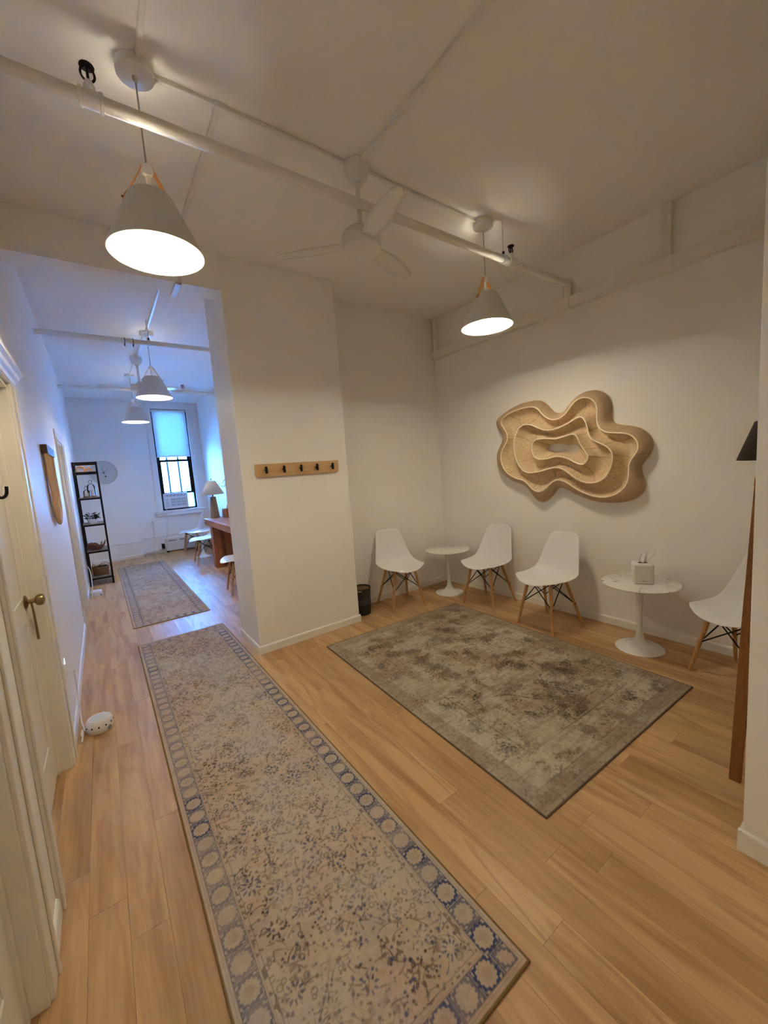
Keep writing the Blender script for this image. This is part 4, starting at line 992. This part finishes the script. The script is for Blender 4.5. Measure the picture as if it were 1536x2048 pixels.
# ------------------------------------------------------------------ black shelf
SX0, SX1, SY0, SY1 = XL+0.02, 0.025, 7.48, 8.00
sf = empty('shelf_rack', (0, 0, 0)); tag(sf, 'tall black metal rack with grey wood shelves', 'shelf')
for x in (SX0, SX1-0.026):
    for y in (SY0, SY1-0.026): MB().box((x, y, 0), (x+0.026, y+0.026, 1.905)).build('post', M_BLACK, sf, bevel=0.002)
LEV = [0.125, 0.54, 0.955, 1.36, 1.755]
for z in LEV+[1.905]:
    for y in (SY0, SY1-0.026): MB().box((SX0+.026, y+0.002, z-0.028), (SX1-.026, y+0.022, z-0.002)).build('side_rail', M_BLACK, sf)
    for x in (SX0, SX1-0.026): MB().box((x+0.002, SY0+.026, z-0.028), (x+0.022, SY1-.026, z-0.002)).build('long_rail', M_BLACK, sf)
for z in LEV: MB().box((SX0+0.022, SY0+0.006, z-0.004), (SX1-0.022, SY1-0.006, z+0.006)).build('shelf_board', M_SHELF, sf)
zt = [z+0.0065 for z in LEV]
def arch(x, y, z, r, th, label):
    P = [(x-r, y, z)] + [(x-r*math.cos(a), y, z+r*0.55+r*math.sin(a)) for a in np.linspace(0, math.pi, 15)] + [(x+r, y, z)]
    o = MB().tube([(a-x, 0, c-z) for a, b, c in P], th, 12).build('wooden_arch', wood('pale_arch_wood', S(232, 170, 110), S(206, 140, 84), 1, 8), smooth=True); o.location = (x, y, z)
    tag(o, label, 'ornament', 'wooden arches on the top shelf')
arch(-0.185, 7.58, zt[4], 0.048, 0.016, 'larger pale wooden arch on the top shelf')
arch(-0.088, 7.58, zt[4], 0.030, 0.015, 'smaller pale wooden arch on the top shelf')
def cloche(x, y, z, r, h, label):
    e = empty('glass_lantern', (x, y, z)); tag(e, label, 'lantern', 'glass cloche lanterns on the shelf')
    MB().lathe([(0, 0), (r*1.1, 0), (r*1.15, 0.012), (r*1.05, 0.022), (0, 0.022)], n=28).build('wood_base', wood('lantern_base', S(130, 96, 72), S(90, 62, 46), 0, 8), e, smooth=True)
    MB().lathe([(r*0.97, 0.022), (r, h*0.5), (r*0.95, h*0.82), (r*0.6, h*0.97), (0, h)], n=28).build('glass_dome', M_GLASS, e, smooth=True)
    MB().tube([(0, 0, 0.022), (0, 0, 0.022+h*0.45)], r*0.5, 18).build('candle', mat('candle_wax', (0.78, 0.70, 0.62), 0.6), e, smooth=True)
    rg = [(0.020*math.cos(a), 0, h+0.03+0.030*math.sin(a)) for a in np.linspace(-math.pi/2, 1.5*math.pi, 19)[:-1]]
    MB().tube(rg, 0.003, 6, closed=True).build('handle_ring', M_DARKBR, e, smooth=True)
cloche(-0.155, 7.56, zt[3], 0.045, 0.115, 'short glass cloche lantern with pale candle')
cloche(-0.095, 7.70, zt[3], 0.055, 0.205, 'tall glass cloche lantern with pale candle')
pt = empty('potted_plant', (-0.135, 7.60, zt[2])); tag(pt, 'dark leafy plant in a white bowl on the shelf', 'plant')
MB().lathe([(0, 0), (0.040, 0), (0.062, 0.03), (0.072, 0.07), (0.069, 0.072), (0.058, 0.035), (0, 0.02)], n=32).build('bowl', M_GLOSSW, pt, smooth=True)
MB().lathe([(0, 0.060), (0.068, 0.058)], n=24).build('soil', mat('soil', (0.02, 0.014, 0.01), 0.95), pt)
rl = random.Random(4); M_LEAF = mat('dark_leaf', (0.012, 0.035, 0.018), 0.4, var=0.4)
for i in range(60):
    a = rl.uniform(0, 6.28); rr = rl.uniform(0.02, 0.095); hz = 0.075+rl.uniform(0, 0.10)*(1-rr/0.2)
    c = Vector((rr*math.cos(a)*1.0, rr*math.sin(a)*0.7, hz-max(0, rr-0.1)*0.5)); L_ = rl.uniform(0.026, 0.038); tz = rl.uniform(-0.7, 0.5); 
    M = Matrix.Translation(c) @ Matrix.Rotation(a+rl.uniform(-.6, .6), 4, 'Z') @ Matrix.Rotation(tz, 4, 'Y') @ Matrix.Rotation(rl.uniform(-1.3, 1.3), 4, 'X')
    vs = [M @ Vector(v) for v in ((0,0,0), (L_*.5, L_*.42, .004), (L_*1.05, L_*.30, 0), (L_*1.45, 0, -.006), (L_*1.05, -L_*.30, 0), (L_*.5, -L_*.42, .004), (L_*.7, 0, -.003))]
    lf = MB().add(vs, [(0,6,1), (1,6,2), (2,6,3), (3,6,4), (4,6,5), (5,6,0)]).build('leaf', M_LEAF, pt)
    if i < 24: MB().tube([(0, 0, 0.06), (c.x*.5, c.y*.5, hz*1.0), tuple(c)], 0.0015, 5).build('stem', M_LEAF, pt)
wb_ = empty('driftwood_bowl', (-0.135, 7.62, zt[1])); tag(wb_, 'rough brown carved wooden bowl on the shelf', 'bowl')
M_BR = wood('rough_brown_wood', S(128, 86, 60), S(66, 42, 30), 0, 12)
def bowl(u, v):
    a = u*2*math.pi; h = v*v*(0.085+0.028*math.sin(a*3+1)+0.02*math.sin(a*5)); r = 0.035+0.085*v+0.010*math.sin(a*4)*v
    return (r*math.cos(a), r*math.sin(a)*0.8, 0.004+h)
MB().grid(bowl, 40, 9).build('bowl_body', M_BR, wb_, smooth=True, solid=0.006)
MB().tube(spline([(-0.09, 0.0, 0.02), (-0.03, -0.06, 0.045), (0.05, -0.05, 0.06), (0.07, 0.02, 0.11)], 6), 0.010, 8).build('branch_rim', M_BR, wb_, smooth=True)
bk = empty('wicker_basket', (-0.130, 7.68, zt[0])); tag(bk, 'brown wicker basket with wire loop handles', 'basket')
M_WICK = mat('wicker', S(132, 98, 64), 0.8, var=0.3, scale=120, bump=0.6, bscale=200)
for i in range(9):
    z = 0.012+i*0.0142; r = 0.088+0.012*i/8
    MB().tube([(r*1.08*math.cos(a), r*math.sin(a), z+0.002*math.sin(a*12+i*math.pi)) for a in np.linspace(0, 2*math.pi, 37)[:-1]], 0.0085, 6, closed=True).build('wicker_coil', M_WICK, bk, smooth=True)
MB().lathe([(0, 0.004), (0.088, 0.004)], n=24).build('basket_floor', M_WICK, bk)
for s, q in ((0, 0.09), (2.1, 0.06), (4.2, 0.06)):
    c = Vector((0.09*math.cos(s+.8), 0.08*math.sin(s+.8), 0.125)); t_ = Vector((-math.sin(s+.8), math.cos(s+.8), 0))
    MB().tube([c + t_*q*math.cos(a) + Vector((0, 0, 0.055*math.sin(a))) for a in np.linspace(0, math.pi, 13)], 0.003, 6).build('loop_handle', M_DARKBR, bk, smooth=True)

# wall clock on the pier
ck = empty('wall_clock', (0.118, YP, 1.79)); tag(ck, 'large pale grey round wall clock with thin black hands', 'clock')
def CK(prof, nm, m):
    t = MB().lathe(prof, n=64); t.v = [(v[0], -v[2], v[1]) for v in t.v]; t.build(nm, m, ck, smooth=True)
CK([(0, 0.018), (0.215, 0.018)], 'dial', mat('clock_dial', (0.56, 0.56, 0.53), 0.6, var=0.05))
CK([(0.213, 0.001), (0.226, 0.001), (0.228, 0.03), (0.222, 0.036), (0.214, 0.032), (0.213, 0.016)], 'rim', mat('clock_rim', (0.60, 0.58, 0.54), 0.5))
for ang, a0, a1, wd in ((100, -0.03, 0.125, 0.006), (40, -0.03, 0.10, 0.005), (-72, 0.0, 0.075, 0.004), (178, -0.02, 0.07, 0.004)):
    a = math.radians(ang); d = Vector((math.cos(a), 0, math.sin(a))); n_ = Vector((-math.sin(a), 0, math.cos(a)))
    p, q = d*a0, d*a1; MB().add([p+n_*wd/2+Vector((0,-.022,0)), p-n_*wd/2+Vector((0,-.022,0)), q-n_*wd/3+Vector((0,-.022,0)), q+n_*wd/3+Vector((0,-.022,0)),
        p+n_*wd/2+Vector((0,-.024,0)), p-n_*wd/2+Vector((0,-.024,0)), q-n_*wd/3+Vector((0,-.024,0)), q+n_*wd/3+Vector((0,-.024,0))],
        [(0,1,2,3), (7,6,5,4), (0,4,5,1), (1,5,6,2), (2,6,7,3), (3,7,4,0)]).build('hand', M_BLACK, ck)
CK([(0, 0.030), (0.009, 0.029), (0.010, 0.018)], 'hub', M_BLACK)
tt = MB().lathe([(0, 0.026), (0.012, 0.025), (0.013, 0.018)], n=20); tt.v = [(v[0]+0.024, -v[2], v[1]-0.078) for v in tt.v]; tt.build('second_hand_weight', M_BLACK, ck, smooth=True)

# ------------------------------------------------------------------ desk group
dk = empty('wooden_desk', (1.70, 6.46, 0)); tag(dk, 'chunky brown wooden desk with slab top', 'desk')
def DK(a, b, nm, m, bv=0.006):
    o = MB().box(a, b).build(nm, m, None, bevel=bv); o.data.transform(Matrix.Translation((-1.70, -6.46, 0))); o.parent = dk
DK((1.40, 5.63, 0.745), (1.985, 7.30, 0.85), 'slab_top', M_DESKTOP)
DK((1.465, 7.08, 0.0), (1.60, 7.24, 0.745), 'leg', M_DESK); DK((1.66, 7.10, 0.0), (1.80, 7.23, 0.745), 'leg', M_DESK)
DK((1.60, 7.12, 0.02), (1.66, 7.22, 0.745), 'leg_panel', M_DESK)
DK((1.465, 5.72, 0.0), (1.60, 5.88, 0.745), 'leg', M_DESK); DK((1.82, 5.72, 0.0), (1.95, 5.88, 0.745), 'leg', M_DESK)
DK((1.62, 5.88, 0.12), (1.66, 7.10, 0.16), 'stretcher', M_DESK)
dl = empty('table_lamp', (1.555, 7.16, 0.8505), 0.35); tag(dl, 'table lamp with square wooden base and white shade', 'table lamp')
t = MB(); vs = [(s*h, q*h, z) for h, z in ((0.055, 0), (0.032, 0.365)) for s, q in ((-1,-1),(1,-1),(1,1),(-1,1))]
t.add(vs, [(0,3,2,1), (4,5,6,7)] + [(i, (i+1) % 4, 4+(i+1) % 4, 4+i) for i in range(4)]).build('wood_base', M_GREYW, dl, bevel=0.003)
MB().tube([(0, 0, 0.36), (0, 0, 0.45)], 0.012, 10).build('neck', M_BRASS, dl, smooth=True)
MB().lathe([(0.185, 0.405), (0.065, 0.635)], n=48).build('shade', mat('linen_shade', (0.55, 0.53, 0.50), 0.9, bump=0.2), dl, smooth=True, solid=0.003)
MB().tube([(0, 0, 0.45), (0, 0, 0.655)], 0.004, 8).build('harp', M_BRASS, dl, smooth=True)
MB().lathe([(0, 0.672), (0.010, 0.668), (0.008, 0.652), (0, 0.650)], n=14).build('finial', M_DARKBR, dl, smooth=True)
tb2 = empty('wooden_tissue_box', (1.745, 7.02, 0.8505), 0.1); tag(tb2, 'brown wooden tissue box on the desk', 'tissue box')
t = MB(); vs = [(s*h, q*h, z) for h, z in ((0.085, 0), (0.078, 0.150)) for s, q in ((-1,-1),(1,-1),(1,1),(-1,1))]
t.add(vs, [(0,3,2,1), (4,5,6,7)] + [(i, (i+1) % 4, 4+(i+1) % 4, 4+i) for i in range(4)]).build('box', M_DESK, tb2, bevel=0.006)
MB().lathe([(0, 0.1512), (0.035, 0.1512)], n=20, sy=0.5).build('slot', M_BLACK, tb2)
t = MB().grid(lambda u, v: ((u-.5)*.05, .012*math.sin(u*8), .148+.06*v*(1-.3*abs(u-.5))), 10, 6); t.build('tissue', mat('tissue_paper', (1, 1, 1)), tb2, smooth=True, solid=0.001)
vz = empty('branch_vase', (1.86, 6.72, 0.8505)); tag(vz, 'grey vase of bare branches on the desk', 'vase')
MB().lathe([(0, 0), (0.045, 0), (0.065, 0.05), (0.068, 0.12), (0.045, 0.20), (0.028, 0.24), (0.032, 0.26), (0.027, 0.26), (0.022, 0.23), (0, 0.20)], n=32).build('vase_body', mat('grey_ceramic', (0.35, 0.34, 0.33), 0.5), vz, smooth=True)
rb = random.Random(8); M_TWIG = mat('twig', (0.10, 0.07, 0.06), 0.8)
for i in range(6):
    a = rb.uniform(2.2, 4.6); p = Vector((0, 0, 0.23)); pts = [p]; d = Vector((math.cos(a)*0.5, math.sin(a)*0.5, 1)).normalized()
    for q in range(7):
        d = (d + Vector((rb.uniform(-.25, .15), rb.uniform(-.25, .25), rb.uniform(-.1, .1)))).normalized(); p = p + d*0.065
        if abs(p.x) > 0.28: p.x = math.copysign(0.28, p.x)
        if p.x > 0.10: p.x = 0.10
        pts.append(p.copy())
    tw = MB().tube(pts, [0.0035-0.0003*k for k in range(8)], 6).build('branch', M_TWIG, vz, smooth=True)
    for q in range(3, 8):
        c = pts[q]; t = MB().lathe([(0, -0.012), (0.006, -0.004), (0.006, 0.004), (0, 0.012)], n=8)
        t.v = [(v[0]+c.x, v[1]+c.y, v[2]+c.z+0.01) for v in t.v]; t.build('bud', M_TWIG, tw)

# ------------------------------------------------------------------ heater and conduits at the window wall
ht = empty('baseboard_heater', (1.50, YB, 0)); tag(ht, 'long low white heater under the window', 'heater')
MB().box((-0.47, -0.115, 0.035), (0.47, -0.002, 0.285)).build('cover', mat('heater_paint', (0.70, 0.68, 0.64), 0.45), ht, bevel=0.006)
for i in range(4): MB().box((-0.42+i*0.22, -0.1165, 0.243), (-0.42+i*0.22+0.16, -0.113, 0.256)).build('slot', M_BLACK, ht)
for x in (-0.44, 0.44): MB().box((x-0.02, -0.10, 0.0), (x+0.02, -0.01, 0.036)).build('foot', M_BLACK, ht)
c_ = MB().tube([(0.61, YB-0.05, 0.055), (0.86, YB-0.05, 0.055), (0.94, YB-0.06, 0.10), (1.03, YB-0.06, 0.10)], 0.018, 10)
tag(c_.build('heater_pipe', M_PIPE, smooth=True), 'white heating pipe on the floor beside the low heater', 'pipe')
tag(MB().box((0.95, YB-0.09, 0.09), (1.01, YB-0.03, 0.20)).build('heater_valve', M_BLACK, bevel=0.008), 'small black valve beside the low heater', 'valve')
conduit('thin white conduit along the pier below the clock', [(-0.28, YP-0.0085, 0.335), (0.594, YP-0.0085, 0.335)], 0.008)
conduit('thin white conduit under the window sill', [(0.61, YB-0.0085, 0.36), (1.94, YB-0.0085, 0.36)], 0.008)
ob = outlet((0.84, YB, 0.665), 'surface white outlet box below the window sill', 'y')
conduit('white conduit dropping from the outlet box below sill', [(0.84, YB-0.0095, 0.60), (0.84, YB-0.0095, 0.372)], 0.009)
c_ = MB().tube(spline([(1.13, YB-0.095, 0.93), (1.13, YB-0.12, 0.80), (1.10, YB-0.09, 0.55), (1.05, YB-0.15, 0.30), (1.0, YB-0.14, 0.08), (0.9, YB-0.15, 0.03), (0.80, YB-0.10, 0.09), (0.86, YB-0.055, 0.40), (0.84, YB-0.05, 0.64)], 8), 0.006, 8)
tag(c_.build('power_cord', M_CORDW, smooth=True), 'white cord hanging from the air conditioner to the outlet', 'cord')
